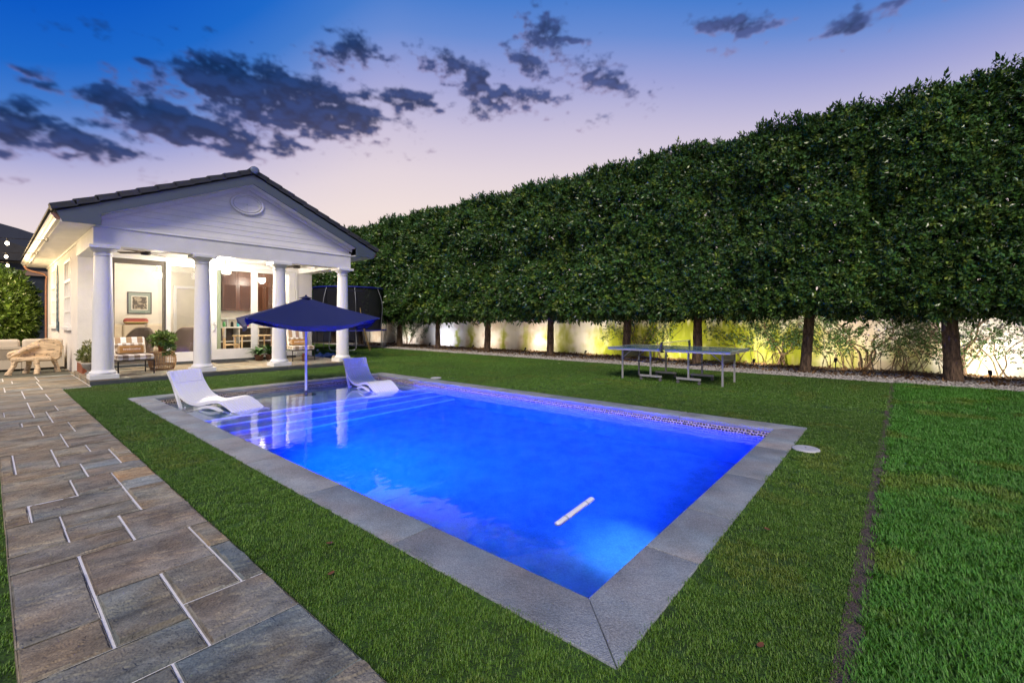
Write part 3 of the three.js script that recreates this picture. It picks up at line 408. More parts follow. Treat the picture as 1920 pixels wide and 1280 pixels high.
// columns
for (const x of [1.655, 3.51, 5.36, 7.27]) {
  const z = -13.2, c = hp('column', lathe([[0.150, 2.80], [0.156, 2.4], [0.170, 1.7], [0.181, 1.0], [0.186, 0.34], [0.186, 0.31]].reverse(), 40).translate(x, 0, z), white);
  hp('base', lathe([[0.186, 0.315], [0.196, 0.31], [0.196, 0.29], [0.215, 0.285], [0.232, 0.262], [0.236, 0.245], [0.228, 0.226], [0.215, 0.218]].reverse(), 40).translate(x, 0, z), white, c);
  hp('plinth', uvm(rb(x - 0.24, x + 0.24, FL, 0.219, z - 0.24, z + 0.24, 0.006)), white, c);
  hp('capital', lathe([[0.150, 2.795], [0.166, 2.80], [0.166, 2.825], [0.152, 2.83], [0.152, 2.875], [0.168, 2.88], [0.172, 2.893], [0.205, 2.915], [0.226, 2.94], [0.228, 2.952], [0.15, 2.952]], 40).translate(x, 0, z), white, c);
  hp('abacus', uvm(rb(x - 0.25, x + 0.25, 2.951, 3.022, z - 0.25, z + 0.25, 0.008)), white, c);
}
// beams, porch ceiling
const beam = hp('entablature', uvm(bx(1.475, 7.43, 3.02, 3.40, -13.38, -13.0)), white);
hp('side_beam', uvm(bx(1.475, 1.85, 3.021, 3.399, ZF, -13.382)), white, beam); hp('side_beam', uvm(bx(7.05, 7.43, 3.021, 3.399, ZF, -13.382)), white, beam);
hp('cornice', uvm(merge([rb(1.45, 7.455, 3.40, 3.435, -13.3, -12.975, 0.008), bx(1.465, 7.44, 3.435, 3.49, -13.3, -12.99)])), white, beam);
hp('porch_ceiling', uvm(bx(1.852, 7.048, 3.20, 3.24, ZF + 0.002, -13.382)), white);
hp('air_vent', [bx(4.95, 5.35, 3.185, 3.198, -14.75, -14.6), ...[0, 1, 2, 3].map((k) => bx(4.97, 5.33, 3.178, 3.184, -14.735 + k * 0.033, -14.715 + k * 0.033))], bronze);
// walls
function wall(x0, x1, y0, y1, z, th, holes) { return extrude([[x0, y0], [x1, y0], [x1, y1], [x0, y1]], th, holes.map((h) => [[h[0], h[2]], [h[0], h[3]], [h[1], h[3]], [h[1], h[2]]])).translate(0, 0, z); }
hp('wall', uvm(wall(1.5, 7.53, 0, 3.4, ZF - 0.18, 0.18, [[2.1, 6.95, 0.20, 3.07]])), stucco);
{ const g = wall(-ZE * -1, 0, 0, 3.4, 0, 0.18, []); g.dispose(); }
const sideWall = (x, holes) => { const g = wall(ZE, ZF - 0.181, 0, 3.4, 0, 0.18, holes); g.rotateY(-Math.PI / 2); return uvm(g.translate(x + 0.18, 0, 0)); };   // extruded along z, turned so that its length runs along z
hp('wall', sideWall(1.5, [[-18.76, -17.2, 1.22, 3.12], [-22.8, -21.38, 1.22, 3.14]]), stucco);
hp('wall', sideWall(7.35, []), stucco);
hp('wall', uvm(bx(1.681, 7.349, 0, 3.4, ZE, ZE + 0.18)), stucco);
hp('room_wall', uvm(wall(1.681, 7.349, FL, CEIL, ZB - 0.12, 0.12, [[4.22, 4.95, FL - 0.01, 2.49]])), interiorPaint);
hp('room_wall', uvm(bx(5.18, 5.28, FL, CEIL, ZB, ZB + 0.9)), sage);
hp('room_floor', uvm(bx(1.681, 7.349, 0, FL, ZE + 0.18, ZF - 0.182)), paleWood);
hp('room_ceiling', uvm(bx(1.681, 7.349, CEIL, 3.40, ZE + 0.18, ZF - 0.182)), white);
hp('room_lining', uvm(bx(7.33, 7.348, FL, CEIL, ZB, ZF - 0.182)), interiorPaint);
hp('threshold', uvm(merge([0, 1, 2, 3, 4, 5, 6].map((k) => bx(2.1 + k * 0.693, 2.786 + k * 0.693, FL, 0.198, ZF - 0.17, ZF + 0.06)))), slate);
// glazing along the porch
function glazed(x0, x1, y0, y1, fl, fr, ft, fb, mat, name, z = ZF - 0.02, th = 0.06) {
  const f = hp(name, uvm(merge([bx(x0, x0 + fl, y0, y1, z - th, z), bx(x1 - fr, x1, y0, y1, z - th, z), bx(x0 + fl, x1 - fr, y1 - ft, y1, z - th, z - 0.001), bx(x0 + fl, x1 - fr, y0, y0 + fb, z - th, z - 0.001)])), mat);
  hp('pane', bx(x0 + fl, x1 - fr, y0 + fb, y1 - ft, z - th * 0.6, z - th * 0.5), glass, f); return f;
}
hp('door_surround', uvm(merge([bx(2.03, 2.10, 0.2, 3.09, ZF - 0.16, ZF + 0.02), bx(6.95, 7.02, 0.2, 3.09, ZF - 0.16, ZF + 0.02), bx(2.03, 7.02, 3.07, 3.13, ZF - 0.16, ZF + 0.021), bx(3.315, 3.37, 0.2, 3.069, ZF - 0.16, ZF + 0.015)])), white);
glazed(2.102, 3.313, 0.2, 3.068, 0.11, 0.07, 0.13, 0.26, bronze, 'window');
glazed(3.372, 4.448, 0.2, 3.068, 0.06, 0.13, 0.10, 0.27, white, 'glass_door');
{
  const d = glazed(4.452, 5.70, 0.2, 3.068, 0.13, 0.14, 0.11, 0.31, white, 'glass_door', ZF - 0.01);
  for (const x of [4.40, 4.51]) hp('handle', [tube([[x, 1.30, ZF], [x, 1.29, ZF + 0.06], [x + (x < 4.45 ? -0.035 : 0.035), 1.2, ZF + 0.07], [x, 1.10, ZF + 0.06], [x, 1.09, ZF]], 0.011, 16), rod([x, 1.31, ZF - 0.02], [x, 1.31, ZF + 0.02], 0.022), rod([x, 1.08, ZF - 0.02], [x, 1.08, ZF + 0.02], 0.022)], steel, d);
}
glazed(5.702, 6.948, 0.2, 3.068, 0.05, 0.2, 0.11, 0.26, white, 'glass_door');
// windows in the side wall
for (const [z0, z1, y1] of [[-18.76, -17.2, 3.12], [-22.8, -21.38, 3.14]]) {
  const y0 = 1.22, x = 1.5, w = hp('window', uvm(merge([bx(x - 0.015, x + 0.06, y0, y1, z0, z0 + 0.07), bx(x - 0.015, x + 0.06, y0, y1, z1 - 0.07, z1), bx(x - 0.016, x + 0.06, y0, y0 + 0.07, z0 + 0.07, z1 - 0.07), bx(x - 0.016, x + 0.06, y1 - 0.07, y1, z0 + 0.07, z1 - 0.07), bx(x - 0.012, x + 0.06, 2.48, 2.56, z0 + 0.07, z1 - 0.07)])), white);
  const zm = (z0 + z1) / 2; for (const y of [1.64, 2.06]) hp('mullion', bx(x, x + 0.04, y - 0.015, y + 0.015, z0 + 0.07, z1 - 0.07), white, w); for (const z of [lerp(z0, z1, 0.36), lerp(z0, z1, 0.64)]) hp('mullion', bx(x + 0.001, x + 0.041, y0 + 0.07, y1 - 0.07, z - 0.015, z + 0.015), white, w);
  hp('pane', bx(x + 0.044, x + 0.05, y0 + 0.07, y1 - 0.07, z0 + 0.07, z1 - 0.07), glass, w); hp('sill', uvm(rb(x - 0.08, x + 0.05, y0 - 0.1, y0 - 0.002, z0 - 0.1, z1 + 0.1, 0.008)), white, w);
  hp('curtain', uvm(merge(Array.from({ length: 22 }, (_, k) => { const a = lerp(z0, z1, k / 22), b = lerp(z0, z1, (k + 1) / 22), s = (k % 2) * 0.03; return bx(x + 0.205 + s, x + 0.215 + s, y0 - 0.1, y1 + 0.1, a, b); }))), cloth(0.7, 0.68, 0.62), w);
}
// gable: lap siding boards, raking frieze, oval ornament
const PKX = 4.52, SL = 1.64 / 3.68;                                  // ridge and roof slope
{
  const gy = (x, off) => off - Math.abs(x - PKX) * SL, apex = 5.0;
  hp('gable_backing', uvm(extrude([[1.6, 3.49], [7.44, 3.49], [7.44, gy(7.44, apex + 0.02)], [PKX, apex + 0.02], [1.6, gy(1.6, apex + 0.02)]], 0.06).translate(0, 0, -13.16)), white);
  const n = 11, y0 = 3.49, bh = (apex - y0) / n;
  for (let k = 0; k < n; k++) { const a = y0 + k * bh, b = a + bh, ha = Math.min(2.9, (apex - a) / SL), hb = Math.min(2.9, Math.max(0.001, (apex - b) / SL)), s = extrude([[PKX - ha, a], [PKX + ha, a], [PKX + hb, b - 0.002], [PKX - hb, b - 0.002]], 0.016); s.applyMatrix4(new THREE.Matrix4().makeTranslation(0, -a, 0)); s.rotateX(-0.045); s.translate(0, a, -13.094); hp('siding_board', uvm(s), white); }
  for (const s of [-1, 1]) hp('raking_board', uvm(extrude([[PKX, apex + 0.02], [PKX, apex - 0.14], [PKX + s * 2.97, apex - 0.14 - 2.97 * SL], [PKX + s * 2.97, apex + 0.02 - 2.97 * SL]].sort(() => 0), 0.04).translate(0, 0, -13.06)), white);
  const oval = (rx, ry, r, z) => { const g = new THREE.TorusGeometry(1, r / rx, 10, 56); g.scale(rx, ry, rx * 0.9); return g.translate(PKX - 0.03, 4.47, z); };
  const ov = hp('oval_ornament', [oval(0.385, 0.255, 0.034, -13.055), oval(0.325, 0.20, 0.02, -13.05)], white);
  hp('panel', new THREE.CylinderGeometry(1, 1, 0.03, 48).rotateX(Math.PI / 2).scale(0.36, 0.23, 1).translate(PKX - 0.03, 4.47, -13.073), white, ov);
  hp('cross_bar', [bx(PKX - 0.036, PKX - 0.024, 4.27, 4.67, -13.06, -13.045), bx(PKX - 0.33, PKX + 0.27, 4.464, 4.476, -13.06, -13.046)], white, ov); hp('boss', new THREE.OctahedronGeometry(0.032).translate(PKX - 0.03, 4.47, -13.045), white, ov);
  // barge boards, soffits
  for (const s of [-1, 1]) {
    const X = (d) => PKX + s * d, pts = [[X(0), 5.19], [X(3.62), 5.19 - 3.62 * SL], [X(3.53), 3.385], [X(2.95), 3.41], [X(2.95), 4.955 - 2.95 * SL], [X(0), 4.955]];
    hp('barge_board', uvm(extrude(s > 0 ? pts.slice().reverse() : pts, 0.045).translate(0, 0, -12.76)), bargePaint);
    hp('verge_soffit', uvm(extrude([[X(0), 4.975], [X(2.95), 4.975 - 2.95 * SL], [X(2.95), 4.95 - 2.95 * SL], [X(0), 4.95]], 0.26).translate(0, 0, -13.03)), white);
    const xa = X(3.53), xb = X(s < 0 ? 3.02 : 2.91), lo = Math.min(xa, xb), hi = Math.max(xa, xb);
    hp('eave_soffit', uvm(bx(lo, hi, 3.40, 3.425, -24.8, -12.765)), white); hp('fascia', uvm(bx(X(3.535), X(3.56), 3.39, 3.56, -24.8, -12.765)), white);
    hp('bed_mould', uvm(bx(X(s < 0 ? 3.02 : 2.91) - 0.03, X(s < 0 ? 3.02 : 2.91) + 0.03, 3.34, 3.399, -24.5, -13.39)), white);
    // ogee gutter, copper inside and at its end
    const prof = [[0, 0], [0.055, 0], [0.085, 0.03], [0.095, 0.06], [0.125, 0.085], [0.135, 0.125], [0.128, 0.125], [0.118, 0.09], [0.088, 0.064], [0.078, 0.034], [0.052, 0.007], [0.007, 0.007], [0.007, 0.125], [0, 0.125]].map((q) => [X(3.562 + q[0]), 3.42 + q[1]]);
    const gut = hp('gutter', uvm(extrude(s > 0 ? prof : prof.slice().reverse(), 12.0).translate(0, 0, -24.78)), M({ color: rgb(0.72, 0.68, 0.60), roughness: 0.4 }));
    const cap = [[0, 0], [0.055, 0], [0.085, 0.03], [0.095, 0.06], [0.125, 0.085], [0.135, 0.125], [0, 0.125]].map((q) => [X(3.562 + q[0]), 3.42 + q[1]]); hp('end_cap', extrude(s > 0 ? cap : cap.slice().reverse(), 0.006).translate(0, 0, -12.778), copper, gut);
  }
  hp('downpipe', [tube([[PKX - 3.62, 3.42, -24.55], [PKX - 3.55, 3.3, -24.55], [1.47, 3.1, -24.5], [1.465, 2.9, -24.5], [1.465, 0.05, -24.5]], 0.04, 30)], copper);
  // roof: courses of flat tiles, verge tiles along the gable edge, ridge caps
  const courses = 11, L = 3.68 / Math.cos(Math.atan(SL)), w = L / courses, ang = Math.atan(SL);
  seed(55);
  for (const s of [-1, 1]) {
    const roof = hp('roof_slope', uvm(extrude([[PKX, 5.20], [PKX + s * 3.64, 5.20 - 3.64 * SL], [PKX + s * 3.64, 5.225 - 3.64 * SL], [PKX, 5.225]], 12.0).translate(0, 0, -24.78)), roofMats[0]);
    for (let k = 0; k < courses; k++) {
      const d = (k + 0.5) * w, cx = PKX + s * d * Math.cos(ang), cy = 5.30 - d * Math.sin(ang), rot = -s * (ang - 0.06);
      for (let q = 0; q < 6; q++) { const z0 = lerp(-24.82, -12.9, q / 6), z1 = lerp(-24.82, -12.9, (q + 1) / 6); hp('tile_course', uvm(new RoundedBoxGeometry(w + 0.06, 0.03, z1 - z0 - 0.006, 1, 0.006).rotateZ(rot).translate(cx, cy, (z0 + z1) / 2)), roofMats[k % 3], roof); }
      hp('verge_tile', uvm(new RoundedBoxGeometry(w + 0.05, 0.125, 0.24, 1, 0.012).rotateZ(rot + rr(-0.012, 0.012)).translate(cx, cy - 0.012, -12.79)), roofMats[Math.floor(rnd() * 3)], roof);
    }
  }
  for (let k = 0; k < 28; k++) hp('ridge_cap', [new THREE.CylinderGeometry(0.115, 0.105, 0.46, 18).rotateX(Math.PI / 2).scale(1, 0.85, 1).translate(PKX, 5.30, -12.86 - k * 0.43)], roofMats[k % 3]);
  hp('ridge_end', new THREE.SphereGeometry(0.108, 20, 12).scale(1, 0.85, 0.3).translate(PKX, 5.30, -12.635), M({ color: rgb(0.13, 0.17, 0.24), roughness: 0.35 }));
}

// ---------------------------------------------------------------- porch things
const lampGlass = (r, g, b, i) => new THREE.MeshStandardMaterial({ color: 0xffffff, emissive: rgb(r, g, b), emissiveIntensity: i, roughness: 0.3 });
function lampLight(x, y, z, col, I, rad = 3) { const l = new THREE.PointLight(col, I, 0, 2); l.position.set(x, y, z); l.castShadow = true; l.shadow.radius = rad; scene.add(l); }
{
  const t = thing('porch_lantern', 'lit glass cylinder lantern with black iron crown hanging in the porch', 'lantern', [4.41, 2.69, -14.4]);
  part('shade', new THREE.CylinderGeometry(0.105, 0.105, 0.24, 28).translate(0, 0.14, 0), lampGlass(1, 0.95, 0.86, 3), t);
  part('frame', [new THREE.TorusGeometry(0.112, 0.008, 6, 28).rotateX(Math.PI / 2).translate(0, 0.02, 0), new THREE.TorusGeometry(0.112, 0.008, 6, 28).rotateX(Math.PI / 2).translate(0, 0.265, 0), ...[0, 1, 2, 3].map((k) => rod([Math.cos(k * 1.571 + 0.5) * 0.114, 0.02, Math.sin(k * 1.571 + 0.5) * 0.114], [Math.cos(k * 1.571 + 0.5) * 0.114, 0.27, Math.sin(k * 1.571 + 0.5) * 0.114], 0.006))], iron, t);
  part('crown', [0, 1, 2, 3].map((k) => { const c = Math.cos(k * 1.571 + 0.5), s = Math.sin(k * 1.571 + 0.5); return tube([[c * 0.112, 0.27, s * 0.112], [c * 0.108, 0.36, s * 0.108], [c * 0.05, 0.43, s * 0.05], [0, 0.46, 0]], 0.007, 14); }), iron, t);
  part('hook', [rod([0, 0.44, 0], [0, 0.51, 0], 0.012), rod([0, 0.49, 0], [0, 0.512, 0], 0.055, 0.055, 16)], iron, t);
  lampLight(4.41, 2.82, -14.4, 0xffeed6, 17);
}
function pendant(label, p) {
  const t = thing('pendant_lamp', label, 'lamp', p, 0, 'glass bell pendants in the room');
  part('bowl', lathe([[0, 0], [0.05, 0.008], [0.1, 0.05], [0.125, 0.12], [0.122, 0.19], [0.135, 0.215], [0.13, 0.215], [0.1, 0.2]], 28), lampGlass(1, 0.96, 0.9, 2), t);
  part('rim', new THREE.TorusGeometry(0.132, 0.008, 6, 28).rotateX(Math.PI / 2).translate(0, 0.216, 0), iron, t);
  part('chain', [0, 1, 2].map((k) => rod([Math.cos(k * 2.094) * 0.13, 0.216, Math.sin(k * 2.094) * 0.13], [0, 0.46, 0], 0.004)), iron, t); part('stem', [rod([0, 0.45, 0], [0, CEIL - p[1] - 0.001, 0], 0.008), rod([0, CEIL - p[1] - 0.025, 0], [0, CEIL - p[1] - 0.001, 0], 0.06, 0.06, 16)], iron, t);
  part('finial', new THREE.SphereGeometry(0.014, 10, 8).translate(0, -0.01, 0), iron, t);
  lampLight(p[0], p[1] + 0.12, p[2], 0xfff0dc, 3.6);
}
pendant('lit glass bell pendant in the sitting room, above the picture', [3.46, 2.68, -17.4]);
pendant('lit glass bell pendant in front of the louvred kitchen cupboards', [6.46, 2.72, -17.4]);
function fan(label, p, turn) {
  const t = thing('ceiling_fan', label, 'ceiling fan', p, turn, 'porch ceiling fans'), wm = M({ color: rgb(0.05, 0.035, 0.025), roughness: 0.5 });
  part('canopy', lathe([[0, 0], [0.06, 0], [0.065, -0.03], [0.02, -0.05], [0, -0.05]].reverse(), 20), iron, t); part('motor', lathe([[0, -0.16], [0.09, -0.155], [0.11, -0.12], [0.1, -0.07], [0.03, -0.05], [0, -0.05]], 24), iron, t);
  for (let k = 0; k < 4; k++) part('blade', rb(0.11, 0.64, -0.112, -0.1, -0.06, 0.06, 0.005).rotateX(0.16).translate(0, -0.0, 0).rotateY(k * Math.PI / 2), wm, t);
}
fan('dark wooden ceiling fan in the left bay of the porch', [2.6, 3.199, -14.35], 0.75);
fan('dark wooden ceiling fan in the right bay of the porch', [6.35, 3.199, -14.35], 0.3);
// cloths
const check = tex(256, 256, (u, v) => { const a = (u * 4) % 2 < 1, b = (v * 4) % 2 < 1, w = 6 * vnoise(u * 120, v * 120, 120, 7); return a && b ? [126 + w, 106 + w, 84 + w] : a || b ? [190 + w, 176 + w, 156 + w] : [240 + w, 236 + w, 228 + w]; });
const stripe = tex(256, 64, (u, v) => { const a = (u * 4) % 2 < 1, w = 6 * vnoise(u * 120, v * 30, 120, 7); return a ? [172 + w, 144 + w, 110 + w] : [240 + w, 236 + w, 226 + w]; });
const checkMat = M({ map: check, roughness: 0.95, bumpMap: fineBump, bumpScale: 0.001 }), stripeMat = M({ map: stripe, roughness: 0.95, bumpMap: fineBump, bumpScale: 0.001 }), burlap = M({ color: rgb(0.46, 0.31, 0.16), roughness: 1, bumpMap: fineBump, bumpScale: 0.003 });
function cushion(w, h, d, r = 0.05) { return new RoundedBoxGeometry(w, h, d, 5, Math.min(r, h / 2.1, d / 2.1, w / 2.1)); }
function welcomeTexture(word) {
  const c = document.createElement('canvas'); c.width = 512; c.height = 192; const x = c.getContext('2d'); x.fillStyle = '#b8894f'; x.fillRect(0, 0, 512, 192);
  x.fillStyle = 'rgba(90,60,25,0.25)'; for (let i = 0; i < 192; i += 4) x.fillRect(0, i, 512, 1); for (let i = 0; i < 512; i += 4) x.fillRect(i, 0, 1, 192);
  if (word) { x.fillStyle = '#fff8ea'; x.font = 'italic 92px serif'; x.textAlign = 'center'; x.textBaseline = 'middle'; x.fillText(word, 256, 92); }
  const t = new THREE.CanvasTexture(c); t.colorSpace = THREE.SRGBColorSpace; return t;
}
function porchChair(label, p, turn, word, backMat, backH) {
  const t = thing('porch_chair', label, 'chair', p, turn), W = 0.66, D = 0.72, H = 0.33;   // faces +z
  const fr = []; for (const sx of [-1, 1]) fr.push(rod([sx * W / 2, H, -D / 2], [sx * W / 2, H, D / 2], 0.012), rod([sx * W / 2, 0.12, -D / 2], [sx * W / 2, 0.12, D / 2], 0.008));
  for (const z of [-1, 1]) fr.push(rod([-W / 2, H, z * D / 2], [W / 2, H, z * D / 2], 0.012)); fr.push(rod([-W / 2, 0.12, 0], [W / 2, 0.12, 0], 0.008), rod([0, H, -D / 2], [0, H, D / 2], 0.008));
  part('frame', fr, iron, t); for (const sx of [-1, 1]) for (const z of [-1, 1]) part('leg', rod([sx * W / 2, 0, z * D / 2], [sx * W / 2, H, z * D / 2], 0.014), iron, t);
  part('back_frame', [-1, 1].map((s) => rod([s * W / 2, H, -D / 2], [s * W / 2, H + backH, -D / 2 - 0.2], 0.012)).concat([rod([-W / 2, H + backH, -D / 2 - 0.2], [W / 2, H + backH, -D / 2 - 0.2], 0.012)]), iron, t);
  part('seat_cushion', uvm(cushion(W + 0.02, 0.13, D + 0.02).translate(0, H + 0.075, 0), 0.42, 0.1, 0.05), checkMat, t);
  const bk = uvm(cushion(W, backH, 0.12), 0.42, 0.1); part('back_cushion', bk.rotateX(-0.32).translate(0, H + 0.10 + backH / 2, -D / 2 - 0.02), backMat, t);
  const y = H + 0.27; part('pillow', uvm(cushion(0.56, 0.26, 0.13, 0.06), 0.3).rotateX(-0.3).translate(0, y, -D / 2 + 0.14), checkMat, t);
  const lb = new RoundedBoxGeometry(0.50, 0.19, 0.11, 4, 0.04); part('lumbar_pillow', [lb.rotateX(-0.26).translate(0, y - 0.03, -D / 2 + 0.24)], burlap, t);
  const face = new THREE.PlaneGeometry(0.44, 0.16).rotateX(-0.26).translate(0, y - 0.03, 0).translate(0, 0.0165, -D / 2 + 0.24 + 0.056); part('lettering', face, M({ map: welcomeTexture(word), roughness: 0.95 }), t);
}
porchChair('porch chair with checked cushions and a tan pillow reading welcome', [2.26, FL, -13.85], 0.05, 'welcome', stripeMat, 0.44);
porchChair('porch chair with tall striped back cushion between the two right columns', [6.55, FL, -14.55], -0.12, 'welcome', stripeMat, 0.86);
// woven drum table
{
  const t = thing('wicker_table', 'round woven rattan drum table beside the checked chair', 'side table', [2.96, FL, -14.45]), rat = M({ color: rgb(0.42, 0.25, 0.11), roughness: 0.6 }), prof = (y) => 0.235 + 0.055 * Math.sin(Math.PI * clamp(y / 0.46)), ribs = [], rings = [];
  for (let k = 0; k < 30; k++) { const a = k / 30 * 6.283; ribs.push(tube([0, 0.12, 0.23, 0.34, 0.46].map((y) => [Math.cos(a) * prof(y), y + 0.005, Math.sin(a) * prof(y)]), 0.007, 10, 5)); }
  for (let k = 0; k <= 13; k++) { const y = 0.012 + k * 0.035, g = new THREE.TorusGeometry(prof(y) + 0.003, 0.008, 5, 60).rotateX(Math.PI / 2).translate(0, y, 0); const p = g.attributes.position; for (let i = 0; i < p.count; i++) { const a = Math.atan2(p.getZ(i), p.getX(i)), o = 1 + 0.022 * Math.sin(a * 30 + k * Math.PI); p.setX(i, p.getX(i) * o); p.setZ(i, p.getZ(i) * o); } g.computeVertexNormals(); rings.push(g); }
  part('ribs', ribs, rat, t); part('weave', rings, rat, t); part('top', lathe([[0, 0.478], [0.24, 0.476], [0.262, 0.468], [0.262, 0.455], [0, 0.455]].reverse(), 36), rat, t); part('base', lathe([[0, 0.008], [0.2, 0.008], [0.2, 0], [0, 0]], 30), M({ color: rgb(0.1, 0.06, 0.03), roughness: 0.8 }), t);
}
// leaves for pots and bushes
function leafShape(l, w, bend = 0.2) { const pos = [], m = [[0, 0, 0], [-w / 2, l * 0.45, w * 0.22], [0, l * 0.48, 0], [w / 2, l * 0.45, w * 0.22], [0, l, -bend * l]]; for (const f of [[0, 2, 1], [0, 3, 2], [1, 2, 4], [2, 3, 4]]) for (const i of f) pos.push(...m[i]); const g = new THREE.BufferGeometry(); g.setAttribute('position', new THREE.Float32BufferAttribute(pos, 3)); g.computeVertexNormals(); return g; }
function sprig(n, l, w, len, sd, spread = 1) {
  seed(sd); const pos = [], nor = [], col = [];
  for (let i = 0; i < n; i++) {
    const g = leafShape(l * rr(0.75, 1.2), w * rr(0.8, 1.15), rr(-0.1, 0.35)), t = (i + 0.5) / n, a = i * 2.4 + rr(-0.4, 0.4), tilt = rr(0.5, 1.25) * spread;
    g.rotateX(tilt).rotateY(a).translate(rr(-0.01, 0.01), len * t, rr(-0.01, 0.01)); const p = g.attributes.position, q = g.attributes.normal, b = rr(0.7, 1.3), c = [b * rr(0.85, 1.2), b, b * rr(0.75, 1.1)];
    for (let k = 0; k < p.count; k++) { pos.push(p.getX(k), p.getY(k), p.getZ(k)); nor.push(q.getX(k), q.getY(k), q.getZ(k)); col.push(...c); }
  }
  const g = new THREE.BufferGeometry(); g.setAttribute('position', new THREE.Float32BufferAttribute(pos, 3)); g.setAttribute('normal', new THREE.Float32BufferAttribute(nor, 3)); g.setAttribute('color', new THREE.Float32BufferAttribute(col, 3)); return g;
}
function dirQ(x, y, z, roll) { const q = new THREE.Quaternion().setFromUnitVectors(V(0, 1, 0), V(x, y, z).normalize()); return q.multiply(new THREE.Quaternion().setFromAxisAngle(V(0, 1, 0), roll)); }
function bushLeaves(parent, name, c, r, n, geo, col, sc = 1, mat) {
  const spots = []; for (let i = 0; i < n; i++) { const d = V(rr(-1, 1), rr(-0.75, 1), rr(-1, 1)).normalize(), k = Math.pow(rnd(), 0.4), v = rr(0.7, 1.3); spots.push([c[0] + d.x * r[0] * k, c[1] + d.y * r[1] * k, c[2] + d.z * r[2] * k, sc * rr(0.75, 1.25), 0, col.map((x) => x * v), dirQ(d.x + rr(-0.5, 0.5), d.y + rr(-0.2, 0.7), d.z + rr(-0.5, 0.5), rr(0, 6))]); }
  const m = scatter(name, geo, mat || leafMat(), spots, parent); m.userData = { kind: 'stuff' }; return m;
}
const terracotta = M({ color: rgb(0.40, 0.12, 0.05), map: mottle, roughness: 0.75 });
const potSprig = sprig(6, 0.075, 0.05, 0.05, 91), fineSprig = sprig(8, 0.045, 0.022, 0.06, 92);
{
  const t = thing('potted_pothos', 'square terracotta pot of trailing yellow green leaves on the woven table', 'potted plant', [2.96, FL + 0.478, -14.45]);
  part('pot', [lathe([[0, 0], [0.115, 0], [0.15, 0.2], [0.165, 0.2], [0.165, 0.23], [0.14, 0.23], [0.13, 0.19], [0, 0.19]], 4).rotateY(0.6)], terracotta, t); part('soil', new THREE.CylinderGeometry(0.12, 0.12, 0.01, 16).translate(0, 0.198, 0), plastic(0.04, 0.03, 0.02, 1), t);
  seed(301); bushLeaves(t, 'foliage', [0, 0.30, 0], [0.25, 0.17, 0.25], 150, potSprig, [0.10, 0.17, 0.022]); seed(302); const s = []; for (let k = 0; k < 46; k++) { const a = rr(0.2, 2.0), r = rr(0.19, 0.24); s.push([Math.cos(a) * r, rr(-0.12, 0.25), Math.sin(a) * r, rr(0.7, 1), 0, [0.06, 0.13, 0.02], dirQ(Math.cos(a), -0.5, Math.sin(a), rr(0, 6))]); } scatter('trailing_leaves', potSprig, leafMat(), s, t).userData = { kind: 'stuff' };
}
{
  const t = thing('planter_box', 'terracotta trough of small leafy plants between the wall and the corner column', 'planter', [1.62, FL, -15.1]);
  part('trough', uvm(merge([bx(-0.13, 0.13, 0, 0.03, -0.5, 0.45), bx(-0.15, -0.12, 0, 0.24, -0.52, 0.47), bx(0.12, 0.15, 0, 0.24, -0.52, 0.47), bx(-0.12, 0.12, 0, 0.24, -0.52, -0.49), bx(-0.12, 0.12, 0, 0.24, 0.44, 0.47)])), terracotta, t); part('rim', uvm(merge([bx(-0.165, -0.115, 0.24, 0.265, -0.535, 0.485), bx(0.115, 0.165, 0.24, 0.265, -0.535, 0.485), bx(-0.115, 0.115, 0.24, 0.265, -0.535, -0.485), bx(-0.115, 0.115, 0.24, 0.265, 0.435, 0.485)])), M({ color: rgb(0.6, 0.5, 0.4), roughness: 0.8 }), t);
  part('soil', bx(-0.12, 0.12, 0.03, 0.2, -0.49, 0.44), plastic(0.05, 0.035, 0.02, 1), t); part('clay_pot', lathe([[0, 0.2], [0.05, 0.2], [0.07, 0.32], [0.08, 0.32], [0.08, 0.345], [0.06, 0.345], [0.055, 0.3], [0, 0.3]], 18).translate(0, 0, -0.36), terracotta, t);
  seed(311); bushLeaves(t, 'foliage', [0.0, 0.42, -0.05], [0.17, 0.22, 0.34], 190, fineSprig, [0.16, 0.19, 0.03]); bushLeaves(t, 'seedlings', [0, 0.3, 0.32], [0.12, 0.12, 0.14], 60, fineSprig, [0.17, 0.17, 0.06]); bushLeaves(t, 'sprouts', [0, 0.62, -0.1], [0.1, 0.14, 0.2], 36, fineSprig, [0.2, 0.2, 0.06], 0.8);
}
{
  const t = thing('stone_urn', 'small grey stone urn at the foot of the corner column', 'urn', [1.47, 0.014, -14.25]); part('bowl', lathe([[0, 0], [0.07, 0], [0.075, 0.03], [0.035, 0.06], [0.035, 0.1], [0.11, 0.17], [0.13, 0.24], [0.14, 0.25], [0.12, 0.26], [0.1, 0.22], [0, 0.2]], 24), M({ color: rgb(0.42, 0.41, 0.37), map: mottle, bumpMap: grainBump, bumpScale: 0.01, roughness: 0.9 }), t); t.position.x = 1.56; t.position.y = FL; t.position.z = -14.42;
}
